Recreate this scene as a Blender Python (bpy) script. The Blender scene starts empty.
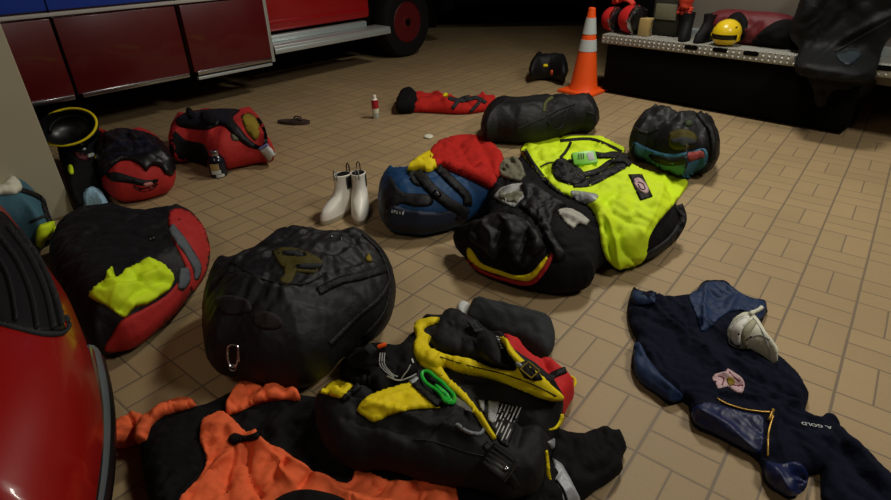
import bpy, bmesh, math, random
import numpy as np
from mathutils import Vector, Matrix
from mathutils.bvhtree import BVHTree
from mathutils.geometry import delaunay_2d_cdt
random.seed(4)
C = bpy.context.scene.collection

# ------------------------------------------------------------------ camera
F, PITCH, ROLL, H0 = 549.94, .5256, -.01638, 1.2915
YAW = .6779                                             # turn of the tile grid
_cp, _sp, _cr, _sr = math.cos(PITCH), math.sin(PITCH), math.cos(ROLL), math.sin(ROLL)
_r0, _u0, FW = np.array([1., 0, 0]), np.array([0, _sp, _cp]), np.array([0, _cp, -_sp])
RT, UP = _r0*_cr+_u0*_sr, _u0*_cr-_r0*_sr
CAM = np.array([0, 0, H0])
def ray(px, py): return FW+RT*((px-445.5)/F)+UP*((250-py)/F)
def at(px, py, z=0.):                                   # the point of the place at height z seen at a pixel
    d = ray(px, py); return CAM+d*((z-H0)/d[2])
def onplane(px, py, P, n):
    d = ray(px, py); return CAM+d*(np.dot(P-CAM, n)/np.dot(d, n))
def pj(X):
    d = np.asarray(X, float)-CAM; z = d@FW
    return np.stack([445.5+F*(d@RT)/z, 250-F*(d@UP)/z], -1)
cam = bpy.data.cameras.new('camera'); co = bpy.data.objects.new('camera', cam); C.objects.link(co)
cam.sensor_width = 36; cam.lens = F/891*36; cam.clip_start = .02
M4 = Matrix.Identity(4)
for i, a in enumerate((RT, UP, -FW)):
    for j in range(3): M4[j][i] = a[j]
M4.translation = CAM; co.matrix_world = M4
bpy.context.scene.camera = co

# ------------------------------------------------------------------ noise
def _h(ix, iy, s):
    n = (ix.astype(np.int64)*374761393+iy.astype(np.int64)*668265263+s*1274126177) & 0x7fffffff
    n = ((n ^ (n >> 13))*1274126177) & 0x7fffffff
    return ((n ^ (n >> 16)) & 0xffff)/65535.
def vn(x, y, s=0):
    ix, iy = np.floor(x), np.floor(y); fx, fy = x-ix, y-iy
    fx = fx*fx*fx*(fx*(fx*6-15)+10); fy = fy*fy*fy*(fy*(fy*6-15)+10)
    a, b, c, d = _h(ix, iy, s), _h(ix+1, iy, s), _h(ix, iy+1, s), _h(ix+1, iy+1, s)
    return (a+(b-a)*fx+(c-a)*fy+(a-b-c+d)*fx*fy)*2-1
def wrinkle(x, y, s, wl, ang=0., an=2.2):               # cloth folds: sharp-creased facets running mostly along ang
    c, n = math.cos(ang), math.sin(ang)
    u, v = (x*c+y*n)/wl, (-x*n+y*c)/wl
    wu, wv = u+.55*vn(u*.6+3, v*.6, s+5), v+.55*vn(u*.6, v*.6+9, s+7)
    h = np.zeros_like(u); rs = random.Random(s); tot = 0
    for k in range(5):
        t = rs.uniform(-.55, .55) if k < 3 else rs.uniform(0, math.pi)
        f = (.5, .8, 1.15, 1.0, 1.7)[k]*rs.uniform(.85, 1.15); a = (1., .8, .5, .45, .25)[k]
        q = (-(wu/an*(2.2 if k > 2 else 1.))*math.sin(t)+wv*math.cos(t))*f+rs.uniform(0, 9)+.3*vn(wu*1.3, wv*1.3, s+20+k)
        m = np.clip(.5+.9*vn(u*.45+k*7, v*.45-k*3, s+40+k), 0, 1)             # folds fade in and out
        w = np.abs(((q+.5) % 1.)-.5)*2; w = 1-np.sqrt(w*w+.02); h += a*m*(w*1.5-.75); tot += a
    return h/tot*3.6+.10*vn(u*4, v*4, s+2)

# ------------------------------------------------------------------ objects
GEO = {}
def wloc(o):
    p = Vector((0, 0, 0))
    while o is not None: p = p+o.location; o = o.parent
    return p
def tag(o, label=None, cat=None, group=None, kind=None):
    if label: o['label'] = label
    if cat: o['category'] = cat
    if group: o['group'] = group
    if kind: o['kind'] = kind
    return o
def empty(name, label, cat, loc, group=None):
    o = bpy.data.objects.new(name, None); C.objects.link(o); o.location = Vector([float(v) for v in loc]); o.empty_display_size = .05
    return tag(o, label, cat, group)
def link(name, verts, faces, m, parent=None, smooth=True, label=None, mi=None):
    """one mesh object from world-space vertices"""
    verts = np.asarray(verts, float)
    if parent is not None: off = np.array(wloc(parent))
    else:
        off = verts.mean(0).copy(); off[2] = verts[:, 2].min()
    me = bpy.data.meshes.new(name); me.from_pydata((verts-off).tolist(), [], [list(map(int, f)) for f in faces])
    bm = bmesh.new(); bm.from_mesh(me); bmesh.ops.recalc_face_normals(bm, faces=bm.faces); bm.to_mesh(me); bm.free()
    me.materials.append(m)
    if smooth is True: me.polygons.foreach_set('use_smooth', [True]*len(me.polygons))
    elif smooth == 'auto':
        me.polygons.foreach_set('use_smooth', [True]*len(me.polygons)); me.set_sharp_from_angle(angle=.7)
    o = bpy.data.objects.new(name, me); C.objects.link(o)
    if parent is not None: o.parent = parent
    else: o.location = Vector(off)
    if label: o['label'] = label
    GEO[o.name] = (verts, [list(map(int, f)) for f in faces])
    return o
class MB:
    """collects boxes, tubes and lathes into one mesh"""
    def __init__(s): s.v = []; s.f = []
    def add(s, v, f):
        n = len(s.v); s.v += [tuple(map(float, p)) for p in v]; s.f += [[i+n for i in q] for q in f]; return s
    def box(s, c, sz, X=(1, 0, 0), Y=(0, 1, 0), Z=(0, 0, 1), bev=0.):
        c, X, Y, Z = [np.array(a, float) for a in (c, X, Y, Z)]
        bm = bmesh.new(); bmesh.ops.create_cube(bm, size=1)
        for v in bm.verts: v.co = Vector((v.co.x*sz[0], v.co.y*sz[1], v.co.z*sz[2]))
        if bev: bmesh.ops.bevel(bm, geom=bm.edges[:], offset=bev, segments=2, affect='EDGES', profile=.5)
        bm.verts.index_update()
        v = [c+X*p.co.x+Y*p.co.y+Z*p.co.z for p in bm.verts]; f = [[q.index for q in g.verts] for g in bm.faces]
        bm.free(); return s.add(v, f)
    def tube(s, pts, r, n=8, closed=False, flat=1., upv=(0, 0, 1)):
        P = np.array(pts, float); m = len(P); R_ = np.broadcast_to(r, (m,))
        if closed: T = np.roll(P, -1, 0)-np.roll(P, 1, 0)
        else: T = np.gradient(P, axis=0)
        T /= np.linalg.norm(T, axis=1)[:, None]+1e-9
        v = []
        U = np.array(upv, float)
        for i in range(m):
            a = np.cross(T[i], U)
            if np.linalg.norm(a) < .15: a = np.cross(T[i], (0.3, 1, .1))
            a /= np.linalg.norm(a); b = np.cross(a, T[i])
            for k in range(n):
                t = 2*math.pi*k/n; v.append(P[i]+R_[i]*(a*math.cos(t)+b*flat*math.sin(t)))
        f = [[i*n+k, i*n+(k+1) % n, ((i+1) % m)*n+(k+1) % n, ((i+1) % m)*n+k] for i in range(m if closed else m-1) for k in range(n)]
        if not closed: f += [list(range(n))[::-1], [(m-1)*n+k for k in range(n)]]
        return s.add(v, f)
    def lathe(s, c, prof, ax=(0, 0, 1), n=32, sx=1., sy=1., X=None):
        ax = np.array(ax, float); ax /= np.linalg.norm(ax); c = np.array(c, float)
        a = np.cross(ax, (0, 1, .01)) if X is None else np.array(X, float); a /= np.linalg.norm(a); b = np.cross(ax, a)
        v = []; f = []
        for (r, h) in prof:
            for k in range(n):
                t = 2*math.pi*k/n; v.append(c+ax*h+a*math.cos(t)*r*sx+b*math.sin(t)*r*sy)
        m = len(prof)
        f = [[i*n+k, i*n+(k+1) % n, (i+1)*n+(k+1) % n, (i+1)*n+k] for i in range(m-1) for k in range(n)]
        if prof[0][0] > 1e-4: f.append(list(range(n))[::-1])
        if prof[-1][0] > 1e-4: f.append([(m-1)*n+k for k in range(n)])
        return s.add(v, f)
    def build(s, name, m, parent=None, smooth='auto', label=None):
        return link(name, s.v, s.f, m, parent, smooth, label)

def bvh(objs):
    V = []; T = []
    for o in objs:
        v, f = GEO[o.name]; n = len(V); V += [tuple(p) for p in v]; T += [[i+n for i in q] for q in f]
    return BVHTree.FromPolygons(V, T) if V else None
def crom(P, k=4, closed=True):
    P = np.array(P, float); n = len(P); out = []
    for i in range(n if closed else n-1):
        if closed: a, b, c, d = P[i-1], P[i], P[(i+1) % n], P[(i+2) % n]
        else: a, b, c, d = P[max(i-1, 0)], P[i], P[i+1], P[min(i+2, n-1)]
        for j in range(k):
            t = j/k; out.append(.5*((2*b)+(c-a)*t+(2*a-5*b+4*c-d)*t*t+(3*b-a-3*c+d)*t**3))
    if not closed: out.append(P[-1])
    return np.array(out)
def resample(P, step):
    P = np.vstack([P, P[:1]]); d = np.r_[0, np.cumsum(np.linalg.norm(np.diff(P, axis=0), axis=1))]
    n = max(8, int(round(d[-1]/step))); t = np.linspace(0, d[-1], n, endpoint=False)
    return np.stack([np.interp(t, d, P[:, i]) for i in range(P.shape[1])], -1)
def segdist(X, A, B):
    out = np.empty(len(X))
    for s in range(0, len(X), 4000):
        x = X[s:s+4000, None]; ab = (B-A)[None]; t = ((x-A[None])*ab).sum(-1)/((ab**2).sum(-1)+1e-12)
        t = np.clip(t, 0, 1)[..., None]; out[s:s+4000] = np.sqrt((((x-A[None]-t*ab)**2).sum(-1)).min(1))
    return out
def polydist(X, P): return segdist(X, P, np.roll(P, -1, 0))
def inside(X, P):
    A, B = P, np.roll(P, -1, 0); c = np.zeros(len(X), bool)
    for a, b in zip(A, B):
        if a[1] == b[1]: continue
        k = ((a[1] > X[:, 1]) != (b[1] > X[:, 1])) & (X[:, 0] < (b[0]-a[0])*(X[:, 1]-a[1])/(b[1]-a[1])+a[0]); c ^= k
    return c
def mesh2d(poly, step, rings=()):
    """triangles filling a polygon, an even grid inside"""
    lo, hi = poly.min(0), poly.max(0)
    gx, gy = np.meshgrid(np.arange(lo[0], hi[0], step), np.arange(lo[1], hi[1], step*.87))
    gx = gx+(np.arange(gx.shape[0]) % 2)[:, None]*step*.5
    G = np.stack([gx.ravel(), gy.ravel()], -1); G = G[inside(G, poly)]
    if len(G): G = G[polydist(G, poly) > step*.55]
    n = len(poly); allp = np.vstack([poly, G]) if len(G) else poly
    r = delaunay_2d_cdt([Vector(p) for p in allp], [], [list(range(n))], 1, step*1e-3)
    V = np.array([tuple(p) for p in r[0]]); T = np.array([t for t in r[2] if len(t) == 3])
    E = {}
    for t in T:
        for a, b in ((t[0], t[1]), (t[1], t[2]), (t[2], t[0])):
            k = (min(a, b), max(a, b)); E[k] = E.get(k, 0)+1
    edges = np.array(list(E.keys())); bd = set()
    for k, c in E.items():
        if c == 1: bd.update(k)
    used = np.zeros(len(V), bool); used[T.ravel()] = True
    isb = np.zeros(len(V), bool); isb[list(bd)] = True
    return V, T, edges, isb, used
def relax(z, edges, floor_z, n, lock=None):
    for _ in range(n):
        s = np.zeros(len(z)); c = np.zeros(len(z))
        np.add.at(s, edges[:, 0], z[edges[:, 1]]); np.add.at(s, edges[:, 1], z[edges[:, 0]])
        np.add.at(c, edges[:, 0], 1); np.add.at(c, edges[:, 1], 1)
        z = np.maximum(np.where(c > 0, s/np.maximum(c, 1), z), floor_z)
    return z
def closed_shell(V3t, V3b, T, isb, used):
    """top and bottom sheets welded along the rim"""
    n = len(V3t); idx = -np.ones(n, int); k = 0; verts = []
    for i in range(n):
        if used[i]: idx[i] = k; verts.append(V3t[i]); k += 1
    jb = idx.copy()
    for i in range(n):
        if used[i] and not isb[i]: jb[i] = k; verts.append(V3b[i]); k += 1
    f = [[idx[a], idx[b], idx[c]] for a, b, c in T]+[[jb[c], jb[b], jb[a]] for a, b, c in T]
    return np.array(verts), f

def soft(name, pts, m, parent=None, H=.1, ze=None, R=None, Rb=None, step=.014, base=(), wr=None, folds=(), bumps=(), gap=.002, relaxn=25, iters=4, label=None, k=4, frame=None, flatpow=.5, weld=0.):
    """a stuffed or crumpled cloth body that lies on the floor (or on base objects) inside a real outline"""
    ze = H*.33 if ze is None else ze; R = R or H*1.1; Rb = Rb or ze*1.1
    if frame is None: O, U, Vv, N = np.zeros(3), np.array([1., 0, 0]), np.array([0, 1., 0]), np.array([0, 0, 1.])
    else: O, U, Vv, N = [np.array(a, float) for a in frame]
    tree = bvh(base)
    px = crom([p[:2] for p in pts], k); px = resample(px, 7 if len(pts) > 6 else 3)
    area = .5*np.sum(px[:, 0]*np.roll(px[:, 1], -1)-np.roll(px[:, 0], -1)*px[:, 1])
    tg = np.roll(px, -1, 0)-np.roll(px, 1, 0); tg /= np.linalg.norm(tg, axis=1)[:, None]+1e-9
    nr = np.stack([tg[:, 1], -tg[:, 0]], -1)*(1 if area > 0 else -1)
    def floorz(q):
        if tree is None: return np.zeros(len(q))
        out = np.zeros(len(q))
        for i, (u, v) in enumerate(q):
            p = O+U*u+Vv*v+N*3.; h = tree.ray_cast(Vector(p), Vector(-N), 3.2)
            if h[0] is not None: out[i] = max(0., float(np.dot(np.array(h[0])-O, N)))
        return out
    tgt = px.copy(); hz = np.zeros(len(px))
    def unproj(t, z):
        d = FW[None]+RT[None]*((t[:, :1]-445.5)/F)+UP[None]*((250-t[:, 1:])/F)
        P0 = O[None]+N[None]*z[:, None]
        X = CAM+d*(((P0-CAM)@N)/(d@N))[:, None]
        return np.stack([(X-O)@U, (X-O)@Vv], -1)
    def build(poly, st):
        V, T, E, isb, used = mesh2d(poly, st)
        b0 = floorz(V); b = relax(b0, E, b0, relaxn) if tree is not None and relaxn else b0
        d = polydist(V, poly); d[isb] = 0
        pr = (1-(1-np.clip(d/R, 0, 1))**2)**flatpow; pb = (1-(1-np.clip(d/Rb, 0, 1))**2)**.5
        top = b+ze+(H-ze)*pr; ed = np.clip(d/(R*.5), 0, 1)
        for (bx, by, bz, rad, amp) in bumps:
            c = unproj(np.array([[bx, by]], float), np.array([bz]))[0]
            top = top+amp*np.exp(-((V-c)**2).sum(-1)/(rad*rad))*ed
        for (line, w, amp) in folds:
            L = unproj(crom(np.array(line, float), 4, False), np.full(4*(len(line)-1)+1, H*.8))
            dd = segdist(V, L[:-1], L[1:]); top = top+amp*np.exp(-np.sqrt((dd/w)**2+.03)*1.3)*ed
        if wr is not None:
            for (amp, wl, ang, an, s) in (wr if isinstance(wr[0], (tuple, list)) else [wr]):
                top = top+amp*wrinkle(V[:, 0], V[:, 1], s, wl, ang, an)*(.25+.75*ed)
        bot = b+gap+ze*(1-pb)
        top = np.maximum(top, np.maximum(bot+.002, b0+gap+.002)); 
        rim = .5*(top+bot); top = np.where(isb, np.maximum(b+ze, b0+gap), top)
        mk = lambda z: O[None]+U[None]*V[:, :1]+Vv[None]*V[:, 1:]+N[None]*z[:, None]
        return mk(top), mk(bot), T, isb, used, b
    # the height the outline sits at follows what it lies on
    for it in range(iters):
        base_r = np.zeros(len(px))
        for _ in range(3 if tree is not None else 1):
            poly = unproj(tgt, base_r+ze); base_r = .5*base_r+.5*floorz(poly) if tree is not None else base_r
        if tree is not None:
            kk = np.array([.25, .5, .25])
            for _ in range(2): base_r = kk[0]*np.roll(base_r, 1)+kk[1]*base_r+kk[2]*np.roll(base_r, -1)
        poly = unproj(tgt, base_r+ze)
        if it == iters-1: break
        t_, b_, T, isb, used, _b = build(poly, step*1.6)
        q = pj(np.vstack([t_[used], b_[used]]))
        e = np.zeros(len(px)); lim = 46/(1+it)
        for i in range(len(px)):
            rel = q-px[i]; tn = rel@nr[i]; tt = np.abs(rel@tg[i]); kx = (tt < 6) & (np.abs(tn) < lim)
            e[i] = tn[kx].max() if kx.any() else 0
        for _ in range(3): e = .25*np.roll(e, 1)+.5*e+.25*np.roll(e, -1)
        tgt = tgt-.8*e[:, None]*nr
    poly = resample(poly, step*.8)
    t_, b_, T, isb, used, _b = build(poly, step)
    v, f = closed_shell(t_, b_, T, isb, used)
    return link(name, v, f, m, parent, True, label)

def patch(name, pts, target, m, parent=None, th=.003, puff=0., Rp=8., step=3., k=4, wr=None, label=None, smoothn=4, spl=True, sink=.004, folds=()):
    """a piece of material lying on the visible surface of target objects"""
    tree = bvh(target if isinstance(target, (list, tuple)) else [target])
    px = np.array(pts, float)
    if spl: px = crom(px, k)
    px = resample(px, step*.8)
    V, T, E, isb, used = mesh2d(px, step)
    P = np.full((len(V), 3), np.nan); Nn = np.zeros((len(V), 3))
    for i, p in enumerate(V):
        d = ray(*p); d = d/np.linalg.norm(d); h = tree.ray_cast(Vector(CAM), Vector(d))
        if h[0] is not None: P[i] = h[0]; n = np.array(h[1]); Nn[i] = n if n@d < 0 else -n
    ok = ~np.isnan(P[:, 0])
    if not ok.any(): print('PATCH MISS', name); return None
    for i in np.where(~ok)[0]:
        j = np.where(ok)[0][np.argmin(((V[ok]-V[i])**2).sum(-1))]
        d = ray(*V[i]); tt = np.dot(P[j]-CAM, FW)/np.dot(d, FW); P[i] = CAM+d*tt; Nn[i] = Nn[j]
    nd = (P-CAM)@FW
    for arr in (Nn,):
        for _ in range(smoothn):
            s = arr.copy(); np.add.at(s, E[:, 0], arr[E[:, 1]]); np.add.at(s, E[:, 1], arr[E[:, 0]]); arr[:] = s/(np.linalg.norm(s, axis=1)[:, None]+1e-9)
    rel = np.full(len(V), th)
    d = polydist(V, px); d[isb] = 0
    e = np.clip(d/Rp, 0, 1); rel = th+puff*np.sqrt(1-(1-e)**2)
    c = P-P.mean(0)
    if wr is not None:
        for (amp, wl, ang, an, s) in (wr if isinstance(wr[0], (tuple, list)) else [wr]):
            rel = rel+amp*wrinkle(c[:, 0], c[:, 1]*1.+c[:, 2], s, wl, ang, an)*e
    for (line, w, amp) in folds:
        L = crom(np.array(line, float), 4, False); rel = rel+amp*np.exp(-np.sqrt((segdist(V, L[:-1], L[1:])/w)**2+.03)*1.3)*e
    t_ = P+Nn*np.maximum(rel, .0012)[:, None]; b_ = P-Nn*sink
    t_ = np.where(isb[:, None], P+Nn*(th*.4), t_)
    v, f = closed_shell(t_, b_, T, isb, used)
    return link(name, v, f, m, parent, True, label)
def drape(name, pts, target, m, parent=None, label=None, **kw):
    """cloth lying on other things: follows them, then its own thickness and folds; cliffs are bridged"""
    kw.setdefault('smoothn', 10); kw.setdefault('sink', -.0008); kw.setdefault('step', 2.2)
    return patch(name, pts, list(target)+[FLOOR], m, parent, label=label, **kw)
class _F: name = 'FLOORPLANE'
FLOOR = _F(); GEO['FLOORPLANE'] = (np.array([[-7, -3, 0], [7, -3, 0], [7, 11, 0], [-7, 11, 0.]]), [[0, 1, 2], [0, 2, 3]])
def stroke(pts, w, k=4):
    """outline of a line w pixels wide; points may carry their own width"""
    P = np.array([p[:2] for p in pts], float); W = np.array([p[2] if len(p) > 2 else w for p in pts], float)
    Q = crom(np.c_[P, W], k, False); P, W = Q[:, :2], Q[:, 2]
    T = np.gradient(P, axis=0); T /= np.linalg.norm(T, axis=1)[:, None]+1e-9; n = np.stack([-T[:, 1], T[:, 0]], -1)
    return np.vstack([P+n*W[:, None]/2, (P-n*W[:, None]/2)[::-1]])
def band(name, pts, w, target, m, parent=None, th=.004, puff=0., label=None, step=2.5, **kw):
    tl = target if isinstance(target, (list, tuple)) else [target]
    if w <= 2.2:                                        # cords, zips and seams
        L = poly3d([p[:2] for p in pts], tl, 0., 6); d = np.linalg.norm(L-CAM, axis=1).mean(); r_ = w*.5*d/F
        L = poly3d([p[:2] for p in pts], tl, max(r_*.5, th*.6), 6)
        return MB().tube(L, r_, 6).build(name, m, parent, True, label)
    return patch(name, stroke(pts, w), target, m, parent, th, puff, max(w*.3, 1.), max(.9, min(step, w/2.8)), spl=False, label=label, **kw)
def surf(px, py, target):
    h = bvh(target if isinstance(target, (list, tuple)) else [target]).ray_cast(Vector(CAM), Vector(ray(px, py)).normalized())
    if h[0] is None: return at(px, py, .1), np.array([0, 0, 1.])
    n = np.array(h[1]); n = n if n@ray(px, py) < 0 else -n
    return np.array(h[0]), n
def seat(px, py, qx, qy, target):
    """a frame standing on the surface at a pixel, x towards a second pixel"""
    p, n = surf(px, py, target); q, _ = surf(qx, qy, target)
    n = n+np.array([0, 0, .6]); n /= np.linalg.norm(n)
    x = q-p; x = x-n*(x@n); x /= np.linalg.norm(x)+1e-9
    return p, x, np.cross(n, x), n
def poly3d(pxs, target, off=.006, k=4, closed=False):
    T = bvh(target if isinstance(target, (list, tuple)) else [target]); out = []
    for p in crom(np.array(pxs, float), k, closed):
        h = T.ray_cast(Vector(CAM), Vector(ray(*p)).normalized())
        if h[0] is None: out.append(None if not out else out[-1]); continue
        n = np.array(h[1]); n = n if n@ray(*p) < 0 else -n
        out.append(np.array(h[0])+n*off)
    out = [o for o in out if o is not None]
    if len(out) < 2: print('POLY MISS', pxs[0]); return poly3d(pxs, list(target if isinstance(target, (list, tuple)) else [target])+[FLOOR], off, k, closed)
    o2 = [out[0]]
    for o in out[1:]:
        if np.linalg.norm(o-o2[-1]) > 1e-4: o2.append(o)
    P = np.array(o2)
    for _ in range(2): P[1:-1] = (P[:-2]+2*P[1:-1]+P[2:])/4
    return P

# ------------------------------------------------------------------ materials
def S2L(c): return tuple(((v/255)/12.92 if v/255 <= .04045 else ((v/255+.055)/1.055)**2.4) for v in c)+(1,)
def mat(name, rgb, rough=.8, metal=0., bump=0., scale=60, var=.12, spec=.5, sheen=0., coat=0., emit=None, crease=0.):
    m = bpy.data.materials.new(name); m.use_nodes = True; nt = m.node_tree; b = nt.nodes['Principled BSDF']
    c = S2L(rgb); b.inputs['Base Color'].default_value = c; b.inputs['Roughness'].default_value = rough
    b.inputs['Metallic'].default_value = metal; b.inputs['Specular IOR Level'].default_value = spec
    b.inputs['Sheen Weight'].default_value = sheen; b.inputs['Coat Weight'].default_value = coat; b.inputs['Coat Roughness'].default_value = .08
    tc = nt.nodes.new('ShaderNodeTexCoord')
    nz = nt.nodes.new('ShaderNodeTexNoise'); nz.inputs['Scale'].default_value = scale*.2; nz.inputs['Detail'].default_value = 5
    nt.links.new(tc.outputs['Object'], nz.inputs['Vector'])
    if var:
        mr = nt.nodes.new('ShaderNodeMapRange'); mr.inputs['To Min'].default_value = 1-var; mr.inputs['To Max'].default_value = 1+var
        nt.links.new(nz.outputs['Fac'], mr.inputs['Value'])
        vm = nt.nodes.new('ShaderNodeVectorMath'); vm.operation = 'SCALE'; vm.inputs[0].default_value = c[:3]
        nt.links.new(mr.outputs[0], vm.inputs['Scale']); nt.links.new(vm.outputs[0], b.inputs['Base Color'])
    if bump:
        n2 = nt.nodes.new('ShaderNodeTexNoise'); n2.inputs['Scale'].default_value = scale; n2.inputs['Detail'].default_value = 3
        nt.links.new(tc.outputs['Object'], n2.inputs['Vector'])
        bp = nt.nodes.new('ShaderNodeBump'); bp.inputs['Strength'].default_value = bump; bp.inputs['Distance'].default_value = .01
        nt.links.new(n2.outputs['Fac'], bp.inputs['Height']); nt.links.new(bp.outputs[0], b.inputs['Normal'])
        if crease:
            n3 = nt.nodes.new('ShaderNodeTexNoise'); n3.noise_type = 'RIDGED_MULTIFRACTAL'; n3.inputs['Scale'].default_value = 13; n3.inputs['Detail'].default_value = 2; n3.inputs['Distortion'].default_value = .9; n3.inputs['Roughness'].default_value = .35
            nt.links.new(tc.outputs['Object'], n3.inputs['Vector'])
            b2 = nt.nodes.new('ShaderNodeBump'); b2.inputs['Strength'].default_value = crease; b2.inputs['Distance'].default_value = .008
            nt.links.new(n3.outputs['Fac'], b2.inputs['Height']); nt.links.new(b2.outputs[0], bp.inputs['Normal'])
    return m
K = dict(
 black=mat('black_nylon', (17, 17, 19), .6, bump=.25, scale=45, spec=.3, crease=.45),
 blackmesh=mat('black_mesh_fabric', (21, 22, 24), .55, bump=.35, scale=30, spec=.3, crease=.45),
 blackcloth=mat('black_cloth', (12, 12, 14), .85, bump=.3, scale=50, spec=.2, crease=.5),
 blackvest=mat('black_vest_fabric', (17, 17, 19), .7, bump=.25, scale=40, spec=.3, crease=.4),
 webbing=mat('black_webbing', (12, 12, 14), .6, bump=.3, scale=200, spec=.3),
 plastic=mat('black_plastic', (12, 12, 14), .35, var=0),
 rubber=mat('black_rubber', (13, 13, 14), .75, bump=.2, scale=25, spec=.3),
 dgrey=mat('dark_grey_fabric', (46, 49, 51), .8, bump=.2, scale=50, spec=.2, crease=.3),
 navy=mat('navy_fleece', (13, 17, 34), .9, bump=.3, scale=60, spec=.15, crease=.5),
 satin=mat('blue_satin_lining', (28, 48, 84), .6, bump=.1, scale=25, spec=.3, crease=.15),
 bluebag=mat('blue_bag_fabric', (24, 64, 106), .6, bump=.2, scale=45, spec=.25, crease=.4),
 teal=mat('teal_bag_fabric', (66, 108, 124), .7, bump=.2, scale=45, spec=.25),
 bluemesh=mat('blue_mesh_band', (50, 98, 122), .6, bump=.3, scale=40, spec=.25, crease=.4),
 red=mat('red_bag_fabric', (176, 42, 40), .7, bump=.2, scale=45, spec=.25, crease=.35),
 fleece=mat('red_fleece', (188, 42, 36), .95, bump=.5, scale=80, spec=.1, crease=.4),
 redthing=mat('red_life_vest_fabric', (205, 38, 38), .7, bump=.2, scale=40, spec=.25),
 orange=mat('orange_drysuit_fabric', (240, 108, 62), .75, bump=.2, scale=40, spec=.2, crease=.12),
 yellow=mat('yellow_vest_fabric', (236, 212, 24), .65, bump=.2, scale=45, var=.08, spec=.2, crease=.3),
 dyellow=mat('old_gold_fabric', (140, 120, 40), .8, bump=.3, scale=40, var=.3, spec=.2),
 hivis=mat('lime_yellow_fabric', (214, 243, 36), .65, bump=.12, scale=35, var=.04, spec=.2, crease=.08),
 reflect=mat('silver_reflective_tape', (165, 168, 172), .5, metal=.2, bump=.1, scale=60),
 white=mat('white_rubber', (244, 240, 228), .4, bump=.05, scale=20, var=.05),
 sole=mat('cream_sole', (180, 172, 150), .6),
 cream=mat('cream_cotton', (222, 222, 200), .85, bump=.15, scale=80, var=.05),
 greycloth=mat('pale_grey_cloth', (160, 162, 160), .85, bump=.2, scale=60, var=.2),
 khaki=mat('khaki_cloth', (110, 108, 88), .85, bump=.2, scale=60, var=.2),
 steel=mat('polished_steel', (190, 192, 195), .25, metal=1., var=.05),
 alu=mat('aluminium', (205, 215, 215), .42, metal=.6, var=.08, scale=20),
 brass=mat('brass_zip', (200, 160, 80), .4, metal=.8, var=.1),
 green=mat('bright_green_plastic', (35, 190, 60), .4, var=.05),
 radio=mat('lime_green_plastic', (140, 225, 80), .4, var=.05),
 paintred=mat('dark_red_paint', (92, 9, 16), .38, coat=.25, var=.03, scale=10),
 cabred=mat('red_cab_paint', (165, 16, 22), .35, coat=.3, var=.03, scale=10),
 carred=mat('red_car_paint', (150, 14, 11), .35, coat=.3, var=.03, scale=10),
 blue=mat('blue_paint', (22, 62, 170), .4, var=.03),
 stripe=mat('pale_stripe', (190, 185, 180), .5, var=.05),
 hub=mat('red_wheel_paint', (92, 12, 18), .5),
 cone=mat('orange_cone_plastic', (255, 92, 22), .5, var=.05),
 conew=mat('white_reflective_band', (190, 200, 200), .45, var=.08),
 helmet=mat('yellow_helmet_plastic', (240, 205, 25), .3, coat=.3, var=.04),
 dark=mat('dark_underbody', (6, 6, 7), .9, spec=.1),
 beige=mat('beige_wall_paint', (170, 163, 138), .7, bump=.05, scale=40, var=.04),
 body=mat('grey_body_panel', (132, 126, 116), .6, var=.06),
 wall=mat('dim_wall_paint', (60, 56, 52), .85, var=.08),
 ltblue=mat('pale_blue_knit', (150, 190, 215), .9, bump=.5, scale=90),
 brown=mat('brown_leather', (60, 46, 36), .7, bump=.2, scale=60),
 lblwhite=mat('white_print', (205, 208, 205), .7, var=.05),
 pink=mat('pale_pink_embroidery', (200, 168, 172), .8, bump=.5, scale=150, var=.25),
 wine=mat('maroon_thread', (120, 40, 56), .8, var=.1),
 canred=mat('red_can_print', (170, 30, 40), .35, var=.05),
 olive=mat('olive_canvas', (34, 31, 20), .85, bump=.2, scale=40, var=.2),
 coat=mat('black_rain_coat', (13, 15, 17), .6, bump=.2, scale=20, spec=.25, crease=.6),
 redorange=mat('red_orange_glove', (215, 62, 40), .7, var=.1),
 tan=mat('tan_paint', (176, 150, 96), .5, var=.05),
)
def glass_black():
    m = mat('dark_ribbed_glass', (10, 10, 12), .6, var=0, spec=.3); return m
K['glass'] = glass_black()
def diamond():
    m = mat('diamond_plate', (190, 192, 188), .5, metal=.15, var=.05, scale=10); nt = m.node_tree; b = nt.nodes['Principled BSDF']
    tc = nt.nodes.new('ShaderNodeTexCoord'); mp = nt.nodes.new('ShaderNodeMapping'); mp.inputs['Rotation'].default_value = (0, 0, math.radians(43.5+45)); mp.inputs['Scale'].default_value = (34, 34, 34)
    ch = nt.nodes.new('ShaderNodeTexVoronoi'); ch.inputs['Randomness'].default_value = 0; ch.inputs['Scale'].default_value = 1
    nt.links.new(tc.outputs['Object'], mp.inputs[0]); nt.links.new(mp.outputs[0], ch.inputs['Vector'])
    rp = nt.nodes.new('ShaderNodeMapRange'); rp.inputs['From Min'].default_value = .15; rp.inputs['From Max'].default_value = .42; rp.inputs['To Min'].default_value = 1; rp.inputs['To Max'].default_value = 0
    nt.links.new(ch.outputs['Distance'], rp.inputs['Value'])
    bp = nt.nodes.new('ShaderNodeBump'); bp.inputs['Strength'].default_value = 1; bp.inputs['Distance'].default_value = .01
    nt.links.new(rp.outputs[0], bp.inputs['Height']); nt.links.new(bp.outputs[0], b.inputs['Normal'])
    mx = nt.nodes.new('ShaderNodeMix'); mx.data_type = 'RGBA'; mx.inputs[6].default_value = S2L((150, 148, 138)); mx.inputs[7].default_value = S2L((225, 226, 220))
    nt.links.new(rp.outputs[0], mx.inputs[0]); nt.links.new(mx.outputs[2], b.inputs['Base Color'])
    return m
K['diamond'] = diamond()
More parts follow.
